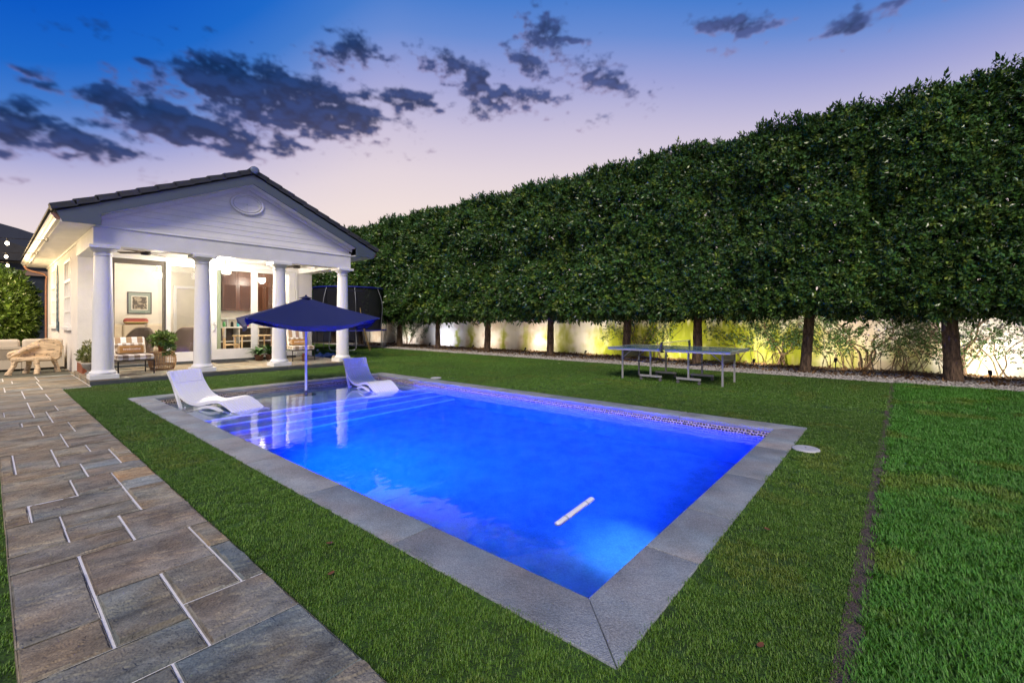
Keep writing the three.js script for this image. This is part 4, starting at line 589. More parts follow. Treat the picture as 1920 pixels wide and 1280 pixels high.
function strapPlant(label, p, n, len, col, potr, sd) {
  const t = thing('strap_leaf_plant', label, 'potted plant', p); seed(sd);
  part('pot', lathe([[0, 0], [potr * 0.75, 0], [potr, 0.16], [potr * 1.08, 0.16], [potr * 1.08, 0.19], [potr * 0.92, 0.19], [potr * 0.9, 0.15], [0, 0.15]], 22), M({ color: rgb(0.24, 0.11, 0.06), roughness: 0.7, map: mottle }), t);
  for (let k = 0; k < n; k++) {
    const a = rr(0, 6.283), l = len * rr(0.7, 1.15), up = rr(0.35, 0.95), pos = [], idx = [], w = 0.035 * rr(0.8, 1.3), N = 8; for (let i = 0; i <= N; i++) { const s = i / N, r = l * s * (0.35 + 0.65 * (1 - up) + 0.25 * s), y = 0.16 + l * up * (s * 1.35 - s * s * 0.85) - 0.1 * s * s * (1 - up), ww = w * Math.sin(Math.PI * Math.pow(lerp(0.12, 1, s), 0.8)) + 0.002; pos.push(Math.cos(a) * r - Math.sin(a) * ww, y + ww * 0.3, Math.sin(a) * r + Math.cos(a) * ww, Math.cos(a) * r, y, Math.sin(a) * r, Math.cos(a) * r + Math.sin(a) * ww, y + ww * 0.3, Math.sin(a) * r - Math.cos(a) * ww); if (i) { const b = (i - 1) * 3; idx.push(b, b + 3, b + 1, b + 1, b + 3, b + 4, b + 1, b + 4, b + 2, b + 2, b + 4, b + 5); } }
    const g = new THREE.BufferGeometry(); g.setAttribute('position', new THREE.Float32BufferAttribute(pos, 3)); g.setIndex(idx); g.computeVertexNormals(); part('leaf', g, col[k % col.length], t);
  }
}
const strapMats = [[.045, .13, .025], [.03, .09, .02], [.08, .19, .05]].map((c) => M({ color: rgb(...c), roughness: 0.4, side: THREE.DoubleSide }));
strapPlant('bushy strap leaved plant in a brown pot left of the third column', [5.62, FL, -15.35], 46, 0.52, strapMats, 0.13, 321);
strapPlant('dark upright leafy plant in a pot behind the third column', [5.92, FL, -15.3], 34, 0.75, strapMats.slice(0, 2), 0.12, 322);
strapPlant('small red flowering pot plant under the striped chair', [6.45, FL, -14.05], 14, 0.2, [M({ color: rgb(0.28, 0.05, 0.02), side: THREE.DoubleSide }), strapMats[1]], 0.07, 323);
single('door_mat', uvm(rb(-0.42, 0.42, 0, 0.014, -0.22, 0.22, 0.004)), M({ color: rgb(0.02, 0.02, 0.02), roughness: 1, bumpMap: grainBump, bumpScale: 0.01 }), 'thin black door mat in front of the glass doors', 'door mat', [4.85, FL + 0.001, -15.38]);
single('play_ball', new THREE.SphereGeometry(0.075, 20, 14), plastic(0.75, 0.66, 0.45), 'small cream ball on the lawn behind the right column', 'ball', [8.05, 0.082, -15.2]);
single('play_ball', new THREE.SphereGeometry(0.055, 20, 14), plastic(0.8, 0.8, 0.76), 'little white ball on the dark lawn below the trampoline', 'ball', [9.6, 0.06, -19.6]);
{ const g = roughen(new THREE.SphereGeometry(0.45, 40, 20).scale(1.2, 0.24, 0.7), 0.09, 7, 5); g.translate(0, 0.09, 0); single('crumpled_tarp', g, M({ color: rgb(0.03, 0.06, 0.19), roughness: 0.5, side: THREE.DoubleSide }), 'crumpled blue tarpaulin lying right of the porch', 'tarpaulin', [7.95, 0.0, -15.75], 0.4); }

// ---------------------------------------------------------------- inside the pool house
{
  const t = thing('framed_picture', 'black framed picture of a dark relief on the sitting room wall', 'picture', [3.23, 1.965, ZB + 0.002]), w = 0.31, h = 0.355;
  part('frame', [bx(-w, w, h - 0.03, h, 0, 0.03), bx(-w, w, -h, -h + 0.03, 0, 0.03), bx(-w, -w + 0.03, -h + 0.03, h - 0.03, 0, 0.03), bx(w - 0.03, w, -h + 0.03, h - 0.03, 0, 0.03)], plastic(0.015, 0.015, 0.015), t); part('mount', bx(-w + 0.03, w - 0.03, -h + 0.03, h - 0.03, 0.002, 0.012), plastic(0.22, 0.27, 0.23, 0.8), t);
  const art = tex(128, 128, (u, v) => { const n = fbm(u * 7 + fbm(u * 5, v * 5, 3, 0, 4) * 2, v * 7, 5, 0, 66), e = smooth(0.44, 0.58, n), k = 52 + 78 * e + 40 * fbm(u * 18, v * 18, 3, 0, 5); return [k, k * 0.92, k * 0.78]; }, true, false);
  part('inner_border', bx(-0.205, 0.205, -0.225, 0.225, 0.0121, 0.015), plastic(0.7, 0.66, 0.55), t); part('artwork', new THREE.PlaneGeometry(0.37, 0.41).translate(0, 0, 0.016), M({ map: art, roughness: 0.8 }), t);
}
function sofa(name, label, p, turn, W, mat, backH) {
  const t = thing(name, label, 'sofa', p, turn); part('base', uvm(rb(-W / 2, W / 2, 0.08, 0.32, -0.42, 0.4, 0.03)), mat, t); for (const s of [-1, 1]) part('arm', uvm(rb(s * W / 2 - 0.09, s * W / 2 + 0.09, 0.08, 0.62, -0.42, 0.4, 0.05, 4)), mat, t);
  const n = Math.round(W / 0.75); for (let k = 0; k < n; k++) { const a = -W / 2 + 0.09 + k * (W - 0.18) / n, b = a + (W - 0.18) / n; part('seat_cushion', uvm(rb(a + 0.005, b - 0.005, 0.32, 0.48, -0.25, 0.42, 0.05, 4)), mat, t); part('back_cushion', uvm(rb(a + 0.005, b - 0.005, 0.46, backH, -0.4, -0.2, 0.07, 4)), mat, t); }
  part('back', uvm(rb(-W / 2, W / 2, 0.1, backH - 0.06, -0.46, -0.38, 0.03)), mat, t); for (const sx of [-1, 1]) for (const z of [-0.36, 0.34]) part('leg', bx(sx * (W / 2 - 0.08) - 0.025, sx * (W / 2 - 0.08) + 0.025, 0, 0.09, z - 0.025, z + 0.025), plastic(0.06, 0.04, 0.03), t); return t;
}
sofa('sofa', 'cream upholstered sofa against the sitting room wall', [3.05, FL, -18.2], 0, 1.9, M({ color: rgb(0.58, 0.50, 0.38), roughness: 0.95, bumpMap: fineBump, bumpScale: 0.002 }), 1.16);
const wovenStripe = M({ map: tex(128, 64, (u, v) => v < 0.3 ? [150, 70, 60] : v < 0.55 ? [60, 110, 100] : v < 0.8 ? [120, 140, 70] : [190, 150, 110]), roughness: 0.95 });
single('bolster_cushion', uvm(cushion(0.62, 0.2, 0.22, 0.09), 0.24), wovenStripe, 'striped green and red bolster on top of the cream sofa back', 'cushion', [3.1, FL + 1.25, -18.46]);
single('throw_cushion', cushion(0.36, 0.34, 0.14, 0.06).rotateX(-0.35).rotateZ(0.5), cloth(0.42, 0.10, 0.09), 'dull red cushion at the right end of the cream sofa', 'cushion', [3.72, FL + 0.68, -18.03]);
function wingChair(label, p, turn) {                                 // its back is towards +z
  const t = thing('wing_chair', label, 'armchair', p, turn, 'grey velvet wing chairs'), vel = P({ color: rgb(0.13, 0.095, 0.08), roughness: 0.8, sheen: 1, sheenColor: rgb(0.5, 0.42, 0.36), sheenRoughness: 0.4 });
  const N = 24, R = 0.315, pos = [], idx = [], th = 0.05;
  for (let i = 0; i <= N; i++) { const a = lerp(-1.85, 1.85, i / N), s = Math.abs(lerp(-1, 1, i / N)), top = 1.06 - 0.5 * smooth(0.15, 0.95, s), x = Math.sin(a) * R, z = Math.cos(a) * R * 0.95, o = (R + th) / R; for (let j = 0; j <= 8; j++) { const y = lerp(0.14, top, j / 8), f = 1 + 0.12 * (j / 8); pos.push(x * o * f, y, z * o * f); } for (let j = 8; j >= 0; j--) { const y = lerp(0.14, top - 0.015, j / 8), f = 1 + 0.12 * (j / 8); pos.push(x * f * 0.95, y, z * f * 0.95); } }
  for (let i = 0; i < N; i++) for (let j = 0; j < 17; j++) { const a = i * 18 + j; idx.push(a, a + 18, a + 1, a + 1, a + 18, a + 19); } const g = new THREE.BufferGeometry(); g.setAttribute('position', new THREE.Float32BufferAttribute(pos, 3)); g.setIndex(idx); g.computeVertexNormals(); vel.side = THREE.DoubleSide; part('shell', g, vel, t);
  const edge = []; for (let i = 0; i <= N; i++) { const a = lerp(-1.85, 1.85, i / N), s = Math.abs(lerp(-1, 1, i / N)), top = 1.06 - 0.5 * smooth(0.15, 0.95, s); edge.push([Math.sin(a) * R * 1.2, top, Math.cos(a) * R * 1.14]); } part('edge_roll', tube(edge, 0.028, 60, 8), M({ color: rgb(0.40, 0.32, 0.25), roughness: 0.8 }), t);
  part('seat', uvm(rb(-0.29, 0.29, 0.18, 0.46, -0.32, 0.24, 0.07, 4)), vel, t); for (const sx of [-1, 1]) for (const z of [-0.26, 0.24]) part('leg', rod([sx * 0.26, 0, z], [sx * 0.25, 0.2, z], 0.018, 0.025), plastic(0.05, 0.03, 0.02), t);
}
wingChair('grey velvet wing chair behind the checked porch chair', [2.83, FL, -16.75], 0.25); wingChair('grey velvet wing chair left of the second column', [4.05, FL, -16.7], -0.2);
{ const d = thing('room_door', 'half open brown door with white trim behind the second column', 'door', [4.58, FL, ZB]); part('trim', [bx(-0.45, -0.36, 0, 2.46, 0, 0.03), bx(0.37, 0.46, 0, 2.46, 0, 0.03), bx(-0.45, 0.46, 2.37, 2.47, 0.001, 0.032)], white, d); part('leaf', uvm(bx(-0.02, 0.02, 0.01, 2.36, -0.7, 0).rotateY(0.35).translate(0.26, 0, -0.13)), cherry, d); part('hinge', [bx(-0.37, -0.355, 1.9, 2.0, 0.0, 0.04), bx(-0.37, -0.355, 0.4, 0.5, 0, 0.04)], steel, d); }
single('hall_curtain', uvm(merge(Array.from({ length: 16 }, (_, k) => rod([-0.5 + k * 0.068, 0, (k % 2) * 0.04], [-0.5 + k * 0.068, 2.5, (k % 2) * 0.04], 0.045, 0.045, 8)))), cloth(0.16, 0.18, 0.22), 'blue grey curtain seen through the inner doorway', 'curtain', [4.6, FL, -19.6]);
function cupboard(label, x0, x1) {
  const t = thing('wall_cupboard', label, 'cupboard', [(x0 + x1) / 2, 1.75, ZB + 0.002], 0, 'louvred kitchen cupboards'), W = x1 - x0, n = 2; part('carcass', uvm(bx(-W / 2, W / 2, 0, 1.45, 0, 0.3)), cherry, t);
  for (let k = 0; k < n; k++) {
    const a = -W / 2 + k * W / n + 0.012, b = a + W / n - 0.024; for (const [y0, y1, lv] of [[0.02, 1.02, true], [1.05, 1.43, false]]) {
      const d = part('door', uvm(merge([bx(a, a + 0.055, y0, y1, 0.301, 0.325), bx(b - 0.055, b, y0, y1, 0.301, 0.325), bx(a + 0.055, b - 0.055, y0, y0 + 0.06, 0.301, 0.325), bx(a + 0.055, b - 0.055, y1 - 0.06, y1, 0.301, 0.325)])), cherry, t);
      if (lv) for (let q = 0; q < 22; q++) part('slat', new THREE.BoxGeometry(b - a - 0.11, 0.034, 0.006).rotateX(-0.75).translate((a + b) / 2, y0 + 0.08 + q * 0.039, 0.314), cherry, d); else part('panel', bx(a + 0.055, b - 0.055, y0 + 0.06, y1 - 0.06, 0.303, 0.31), cherry, d);
      part('knob', new THREE.SphereGeometry(0.013, 10, 8).translate(k ? a + 0.03 : b - 0.03, lv ? y1 - 0.12 : y0 + 0.05, 0.335), steel, d);
    }
  }
}
cupboard('cherry louvred wall cupboard seen through the glass door', 5.5, 6.5); cupboard('cherry louvred wall cupboard left of the third column', 6.53, 7.3);
{
  const t = thing('kitchen_counter', 'white kitchen counter with open shelves below the louvred cupboards', 'counter', [6.3, FL, ZB + 0.002]); part('base', uvm(merge([bx(-1, 1, 0, 0.08, 0, 0.55), bx(-1, -0.96, 0.08, 1.0, 0, 0.58), bx(0.96, 1, 0.08, 1.0, 0, 0.58), bx(-0.35, -0.32, 0.08, 1.0, 0, 0.58), bx(0.3, 0.33, 0.08, 1.0, 0, 0.58)])), white, t); part('shelf', bx(-0.96, 0.96, 0.5, 0.53, 0, 0.52), white, t); part('worktop', rb(-1.02, 1.02, 1.0, 1.05, 0, 0.62, 0.01), M({ color: rgb(0.75, 0.74, 0.7), roughness: 0.25 }), t); part('splash_shelf', [bx(-1, 1, 1.33, 1.37, 0, 0.22), bx(-0.6, -0.57, 1.05, 1.33, 0, 0.2), bx(0.2, 0.23, 1.05, 1.33, 0, 0.2)], white, t); part('back_panel', bx(-0.96, 0.96, 0.08, 1.0, 0, 0.012), plastic(0.1, 0.07, 0.05), t);
}
seed(71);
[['green glass', [.1, .35, .12], -0.75], ['turquoise', [.1, .5, .55], -0.3], ['red', [.6, .05, .03], 0.0], ['cream', [.7, .62, .45], 0.3], ['black', [.02, .02, .02], -0.5], ['orange', [.6, .25, .05], 0.6]].forEach(([n, c, x]) => single('kitchen_jar', lathe([[0, 0], [0.045, 0], [0.05, 0.03], [0.05, 0.14], [0.03, 0.17], [0.03, 0.19], [0, 0.19]], 18), plastic(...c, 0.2), `${n} jar standing on the kitchen worktop`, 'jar', [6.3 + x, FL + 1.05, ZB + 0.35], 0, 'jars on the worktop'));
{
  const t = thing('dining_table', 'pale wooden dining table inside the right glass doors', 'table', [6.15, FL, -17.3]); part('table_top', uvm(rb(-0.55, 0.55, 0.72, 0.76, -0.4, 0.4, 0.012)), paleWood, t); for (const sx of [-1, 1]) for (const z of [-1, 1]) part('leg', rod([sx * 0.48, 0, z * 0.33], [sx * 0.48, 0.72, z * 0.33], 0.022, 0.03), paleWood, t);
}
function diningChair(label, p, turn) { const t = thing('dining_chair', label, 'chair', p, turn, 'pale dining chairs'); part('seat', uvm(rb(-0.21, 0.21, 0.43, 0.47, -0.21, 0.21, 0.012)), paleWood, t); for (const sx of [-1, 1]) { part('leg', bar([sx * 0.18, 0, 0.18], [sx * 0.18, 0.43, 0.18], 0.035, 0.035), paleWood, t); part('leg', bar([sx * 0.18, 0, -0.2], [sx * 0.18, 1.0, -0.24], 0.035, 0.035), paleWood, t); } for (let k = 0; k < 4; k++) part('back_slat', bar([-0.11 + k * 0.073, 0.47, -0.21], [-0.11 + k * 0.073, 0.95, -0.24], 0.03, 0.012), paleWood, t); part('top_rail', rb(-0.2, 0.2, 0.94, 1.02, -0.255, -0.225, 0.01), paleWood, t); return t; }
diningChair('pale wooden dining chair left of the dining table', [5.45, FL, -17.25], 1.4); diningChair('pale wooden dining chair at the right end of the table', [6.86, FL, -16.9], -2.2);
single('folded_towel', uvm(rb(-0.17, 0.17, -0.34, 0.012, -0.02, 0.02, 0.008)), cloth(0.5, 0.52, 0.48), 'grey green towel hung over the left dining chair', 'towel', [5.22, FL + 1.03, -17.22], 1.4);
{ const t = thing('cool_box', 'red cool box with black handle on the floor inside the glass door', 'cool box', [6.0, FL, -16.62], 0.1); part('body', rb(-0.19, 0.19, 0, 0.24, -0.13, 0.13, 0.02), plastic(0.62, 0.02, 0.015), t); part('lid', rb(-0.2, 0.2, 0.24, 0.29, -0.14, 0.14, 0.015), plastic(0.55, 0.02, 0.015), t); part('handle', tube([[-0.2, 0.2, 0], [-0.17, 0.38, 0], [0.17, 0.38, 0], [0.2, 0.2, 0]], 0.014, 24), plastic(0.02, 0.02, 0.02), t); }
{ const t = thing('toy_seat', 'red and cream padded toy seat inside the right glass panel', 'seat', [6.75, FL, -16.35], 0.3); part('pad', cushion(0.42, 0.3, 0.34, 0.1).translate(0, 0.22, 0), M({ color: rgb(0.72, 0.6, 0.5), roughness: 0.9 }), t); part('back', cushion(0.4, 0.42, 0.12, 0.05).rotateX(-0.25).translate(0, 0.55, -0.18), M({ color: rgb(0.45, 0.35, 0.12), roughness: 0.9 }), t); part('frame', [rod([-0.2, 0, 0.16], [0, 0.34, 0.18], 0.012), rod([0.2, 0, 0.16], [0, 0.34, 0.18], 0.012), rod([-0.2, 0.012, -0.16], [0.2, 0.012, -0.16], 0.012)], plastic(0.5, 0.03, 0.02), t); part('harness', rb(-0.06, 0.06, 0.36, 0.44, 0.06, 0.2, 0.02), plastic(0.55, 0.03, 0.02), t); }

// ---------------------------------------------------------------- side terrace: string lights, bench, sofa, bush
{ // iron wall ornament
  const t = thing('wall_trellis', 'tall narrow blue grey iron ornament between the two side windows', 'wall ornament', [1.468, 1.06, -20.42]), m = M({ color: rgb(0.09, 0.14, 0.18), metalness: 0.4, roughness: 0.5 }); part('outline', [rod([0, 0, -0.2], [0, 1.75, -0.2], 0.012), rod([0, 0, 0.2], [0, 1.75, 0.2], 0.012), rod([0, 0, -0.2], [0, 0, 0.2], 0.012), tube([[0, 1.75, -0.2], [0, 1.98, -0.14], [0, 2.1, 0], [0, 1.98, 0.14], [0, 1.75, 0.2]], 0.012, 20)], m, t); part('back_plate', rb(0.012, 0.028, 0.0, 0.3, -0.2, 0.2, 0.004), m, t);
  for (let k = 0; k < 9; k++) { part('scroll', [new THREE.TorusGeometry(0.085, 0.011, 6, 20).rotateY(Math.PI / 2).translate(0, 0.1 + k * 0.195, -0.1), new THREE.TorusGeometry(0.085, 0.011, 6, 20).rotateY(Math.PI / 2).translate(0, 0.1 + k * 0.195, 0.1)], m, t); } part('stem', rod([0, 0, 0], [0, 2.08, 0], 0.012), m, t);
}
const bulbGlow = lampGlass(1, 0.86, 0.62, 14);
function strand(label, z, y, bulbs, I) {
  const t = thing('string_light', label, 'string light', [0.93, y, z]), end = [-4.6, 0.15, 0.3], at = (s) => [lerp(-0.03, end[0], s), lerp(0, end[1], s) - 0.30 * 4 * s * (1 - s) * 0.5, lerp(0, end[2], s)];
  part('cable', tube(Array.from({ length: 13 }, (_, k) => at(k / 12)), 0.007, 60, 6), iron, t); part('hook', [tube([[0.03, 0.06, 0], [0.03, -0.01, 0], [0.0, -0.04, 0], [-0.03, 0.0, 0]], 0.007, 14), rod([0.03, 0.05, 0], [0.03, 0.062, 0], 0.02)], iron, t);
  bulbs.forEach((s, k) => { const p = at(s), b = part('bulb', new THREE.SphereGeometry(0.034, 16, 12).scale(1, 1.25, 1).translate(p[0], p[1] - 0.115, p[2]), bulbGlow, t); part('socket', rod([p[0], p[1] - 0.08, p[2]], [p[0], p[1], p[2]], 0.017), plastic(0.02, 0.02, 0.02), b); if (k === 1 || k === 2) lampLight(0.93 + p[0], y + p[1] - 0.115, z + p[2], 0xffd9a0, I, 1.5); });
}
strand('string light hooked to the eave nearest the corner column', -15.6, 3.335, [0.13, 0.27, 0.42, 0.56, 0.7], 3);
strand('string light hooked to the eave between the two side windows', -18.9, 3.335, [0.12, 0.24, 0.38, 0.53, 0.68], 3.5);
strand('string light hooked to the eave above the far side window', -22.0, 3.335, [0.1, 0.17, 0.3, 0.45, 0.6], 11);
{ const t = thing('light_post', 'dark timber post holding the far ends of the string lights', 'post', [-3.85, 0, -18.9]); part('post', bx(-0.05, 0.05, 0, 3.6, -0.05, 0.05), plastic(0.05, 0.04, 0.03), t); part('top_rail', bx(-0.02, 0.02, 3.45, 3.52, -3.4, 3.7), plastic(0.05, 0.04, 0.03), t); }
{ // driftwood bench, a rough elk-like block of bleached root on four stub legs
  const t = thing('driftwood_bench', 'bleached driftwood bench of rough root wood on four splayed legs', 'bench', [0.82, 0.02, -16.95], -0.12);
  const body = extrude([[-0.42, 0.40], [-0.36, 0.34], [-0.1, 0.36], [0.12, 0.35], [0.3, 0.34], [0.41, 0.38], [0.45, 0.55], [0.46, 0.7], [0.40, 0.82], [0.26, 0.86], [0.1, 0.85], [-0.02, 0.78], [-0.12, 0.68], [-0.24, 0.60], [-0.38, 0.56], [-0.46, 0.50]], 0.16, [[[0.02, 0.60], [0.1, 0.62], [0.2, 0.61], [0.1, 0.585]]]);
  const fine = (() => { const g = new THREE.ExtrudeGeometry(new THREE.Shape(new THREE.CatmullRomCurve3([[-0.42, 0.40], [-0.36, 0.34], [-0.1, 0.36], [0.12, 0.35], [0.3, 0.34], [0.41, 0.38], [0.45, 0.55], [0.46, 0.7], [0.40, 0.82], [0.26, 0.86], [0.1, 0.85], [-0.02, 0.78], [-0.12, 0.68], [-0.24, 0.60], [-0.38, 0.56], [-0.46, 0.50]].map((p) => V(p[0], p[1], 0)), true).getPoints(90).map((p) => new THREE.Vector2(p.x, p.y))), { depth: 0.12, steps: 4, bevelEnabled: true, bevelSize: 0.03, bevelThickness: 0.04, bevelSegments: 4 }); return roughen(g, 0.03, 9, 3); })(); body.dispose();
  part('root_back', uvm(fine.translate(0, 0, -0.06), 0.5), driftMat, t);
  part('seat_slab', uvm(roughen(rb(-0.4, 0.3, 0.34, 0.43, -0.05, 0.3, 0.03, 5), 0.02, 11, 4), 0.5), driftMat, t);
  [[-0.32, 0.2, -0.46, 0.34], [0.02, 0.24, 0.05, 0.36], [-0.12, -0.02, -0.18, -0.1], [0.3, 0.02, 0.42, 0.0]].forEach(([x, z, fx, fz], k) => part('leg', uvm(taperTube([[fx, 0, fz], [lerp(fx, x, 0.5) + 0.02, 0.2, lerp(fz, z, 0.5)], [x, 0.42, z]], [0.06, 0.048, 0.07], 14, 9, 0.35, k + 2), 0.4), driftMat, t));
  part('branch', uvm(taperTube([[0.05, 0.72, 0.12], [-0.12, 0.66, 0.18], [-0.3, 0.54, 0.2], [-0.44, 0.44, 0.2]], [0.06, 0.06, 0.05, 0.02], 18, 9, 0.4, 9), 0.4), driftMat, t);
}
{ // garden sofa seen from behind
  const t = thing('garden_sofa', 'cream garden sofa with lattice back behind the driftwood bench', 'sofa', [0.2, 0.02, -18.5], 0.02), f = M({ color: rgb(0.56, 0.50, 0.39), roughness: 0.6 });
  for (let k = 0; k < 3; k++) {
    const a = -1.25 + k * 0.83, b = a + 0.82; const p = part('back_panel', uvm(merge([bx(a, a + 0.05, 0.06, 0.66, 0.42, 0.47), bx(b - 0.05, b, 0.06, 0.66, 0.42, 0.47), bx(a + 0.05, b - 0.05, 0.6, 0.66, 0.42, 0.469), bx(a + 0.05, b - 0.05, 0.06, 0.30, 0.42, 0.469)])), f, t);
    const lat = []; for (let q = -8; q < 18; q++) for (const s of [-1, 1]) { const x0 = a + 0.05 + q * 0.045, y0 = 0.3; let u0 = s > 0 ? x0 : x0, u1 = x0 + s * 0.30; const c0 = clamp(u0, a + 0.05, b - 0.05), c1 = clamp(u1, a + 0.05, b - 0.05); if (Math.abs(c1 - c0) < 0.02) continue; const ya = y0 + 0.3 * (c0 - u0) / (u1 - u0), yb = y0 + 0.3 * (c1 - u0) / (u1 - u0); lat.push(bar([c0, ya, 0.445 + s * 0.006], [c1, yb, 0.445 + s * 0.006], 0.012, 0.008)); } part('lattice', lat, f, p);
    part('back_cushion', uvm(rb(a + 0.01, b - 0.01, 0.45, 0.86, 0.18, 0.40, 0.08, 5)), cloth(0.62, 0.55, 0.44), t); part('seat_cushion', uvm(rb(a + 0.01, b - 0.01, 0.32, 0.47, -0.4, 0.2, 0.05, 4)), cloth(0.62, 0.55, 0.44), t);
  }
  part('seat_frame', uvm(bx(-1.25, 1.235, 0.06, 0.315, -0.42, 0.418)), f, t); for (const x of [-1.2, -0.42, 0.41, 1.2]) for (const z of [-0.36, 0.4]) part('foot', bx(x - 0.03, x + 0.03, 0, 0.06, z - 0.03, z + 0.03), plastic(0.05, 0.04, 0.03), t);
}
const hedgeLeaf = leafMat({ roughness: 0.27 });
const broadSprig = sprig(8, 0.125, 0.06, 0.16, 95, 0.9);
{ const t = thing('garden_bush', 'tall rounded leafy bush lit by the string lights behind the garden sofa', 'bush', [0.15, 0, -25.6]); part('trunk', taperTube([[0, 0, 0], [0.05, 0.7, 0], [0, 1.4, 0.05]], [0.09, 0.07, 0.05]), barkMat, t); seed(401); const sp = []; for (let i = 0; i < 2600; i++) { const d = V(rr(-1, 1), rr(-1, 1), rr(-0.4, 1)).normalize(), k = Math.pow(rnd(), 0.28) * (0.86 + 0.3 * fbm(d.x * 2.4 + 5, d.y * 3 + d.z, 3, 0, 6)), v = rr(0.6, 1.3); sp.push([d.x * 1.12 * k, 1.85 + d.y * 1.5 * k, d.z * 1.0 * k, rr(0.85, 1.4), 0, [0.09 * v, 0.18 * v, 0.03 * v], dirQ(d.x + rr(-0.5, 0.5), d.y + rr(-0.1, 0.8), d.z + rr(-0.5, 0.5), rr(0, 6))]); } scatter('crown', broadSprig, hedgeLeaf, sp, t).userData = { kind: 'stuff' }; }
{ const t = thing('neighbour_house', 'dark blue grey neighbouring house wall behind the bush', 'house', [0.5, 0, -31.5]); part('wall', uvm(bx(-6, 2.6, 0, 4.2, -4, 0)), M({ color: rgb(0.05, 0.065, 0.09), roughness: 0.8, map: mottle, bumpMap: grainBump, bumpScale: 0.006 }), t); part('eave_board', uvm(bx(-6.3, 2.9, 3.55, 3.78, 0.02, 0.1)), M({ color: rgb(0.34, 0.22, 0.16), roughness: 0.7 }), t); part('roof', extrude([[-6.6, 4.2], [3.1, 4.2], [-1.8, 5.6]], 4.6).translate(0, 0, -4.3), roofMats[0], t); }
{ // dark ridge of hills beyond the houses
  const pts = []; for (let k = 0; k <= 120; k++) { const x = -420 + k * 7.2; const h = 20 + 36 * Math.exp(-(((x + 30) / 90) ** 2)) + 12 * fbm(x * 0.012, 2, 4, 0, 3) - 0.055 * Math.max(0, x + 10); pts.push([x, Math.max(-2, h)]); } const g = new THREE.BufferGeometry(), pos = []; for (let k = 0; k < 120; k++) for (let r = 0; r < 6; r++) { const q = (kk, rw) => { const s = rw / 6; return [pts[kk][0], lerp(-2, pts[kk][1], s) + (rw > 0 && rw < 6 ? 3 * (fbm(pts[kk][0] * 0.05, rw, 3, 0, 8) - 0.5) : 0), -300 - s * 90]; }; const A = q(k, r), B = q(k + 1, r), C = q(k + 1, r + 1), D = q(k, r + 1); pos.push(...A, ...B, ...C, ...A, ...C, ...D); } g.setAttribute('position', new THREE.Float32BufferAttribute(pos, 3)); g.computeVertexNormals(); structure('hills', uvm(g, 40), M({ color: rgb(0.03, 0.035, 0.045), roughness: 1 }));
}

// ---------------------------------------------------------------- boundary wall, bed, hedge
const bedTone = tex(512, 512, (u, v) => { const a = fbm(u * 9, v * 9, 4, 9, 44), b = vnoise(u * 150, v * 150, 150, 45), k = 0.5 + 0.5 * a + 0.5 * (b - 0.5), r = smooth(0.5, 0.62, fbm(u * 5, v * 5, 4, 5, 46)); return [lerp(150, 120, r) * k, lerp(140, 88, r) * k, lerp(128, 58, r) * k]; });
structure('gravel_bed', uvm(sheet([[13.05, 6], [16.4, 6], [16.4, -30], [4, -30], [4, -27], [13.05, -27]], 0.002), 1.6), M({ color: rgb(1, 1, 1), map: bedTone, bumpMap: grainBump, bumpScale: 0.03, roughness: 1 }));
{
  const sp = []; seed(61); for (let i = 0; i < 16000; i++) { const far = rnd() < 0.35, z = far ? rr(-26, -9) : rr(-9, 2.8), x = 13.03 + Math.pow(rnd(), 1.5) * 2.2, k = rr(0.25, 0.55), s = rr(0.012, 0.026) * (far ? 1.5 : 1); sp.push([x, 0.004 + s * 0.3, z, [s, s * 0.6, s * rr(0.7, 1.1)], rr(0, 6.3), [k, k * 0.93, k * 0.84]]); } scatter('gravel', new THREE.IcosahedronGeometry(1, 0), M({ color: rgb(1, 1, 1), roughness: 0.9 }), sp).userData = { kind: 'stuff', label: 'pale gravel stones along the hedge bed', category: 'gravel' };
  const lf = []; seed(62); for (let i = 0; i < 5200; i++) { const z = rr(-24, 2.8), x = 13.9 + rnd() * 2.3, v = rr(0.6, 1.3); lf.push([x, 0.012, z, rr(0.8, 1.6), 0, [0.17 * v, 0.095 * v, 0.035 * v], dirQ(rr(-1, 1), rr(0.1, 0.5), rr(-1, 1), rr(0, 6))]); } scatter('leaf_litter', (() => { const g = leafShape(0.07, 0.035, 0.3); g.setAttribute('color', new THREE.Float32BufferAttribute(new Float32Array(36).fill(1), 3)); return g; })(), leafMat({ roughness: 0.9 }), lf).userData = { kind: 'stuff', label: 'brown fallen leaves under the hedge trees', category: 'leaves' };
}
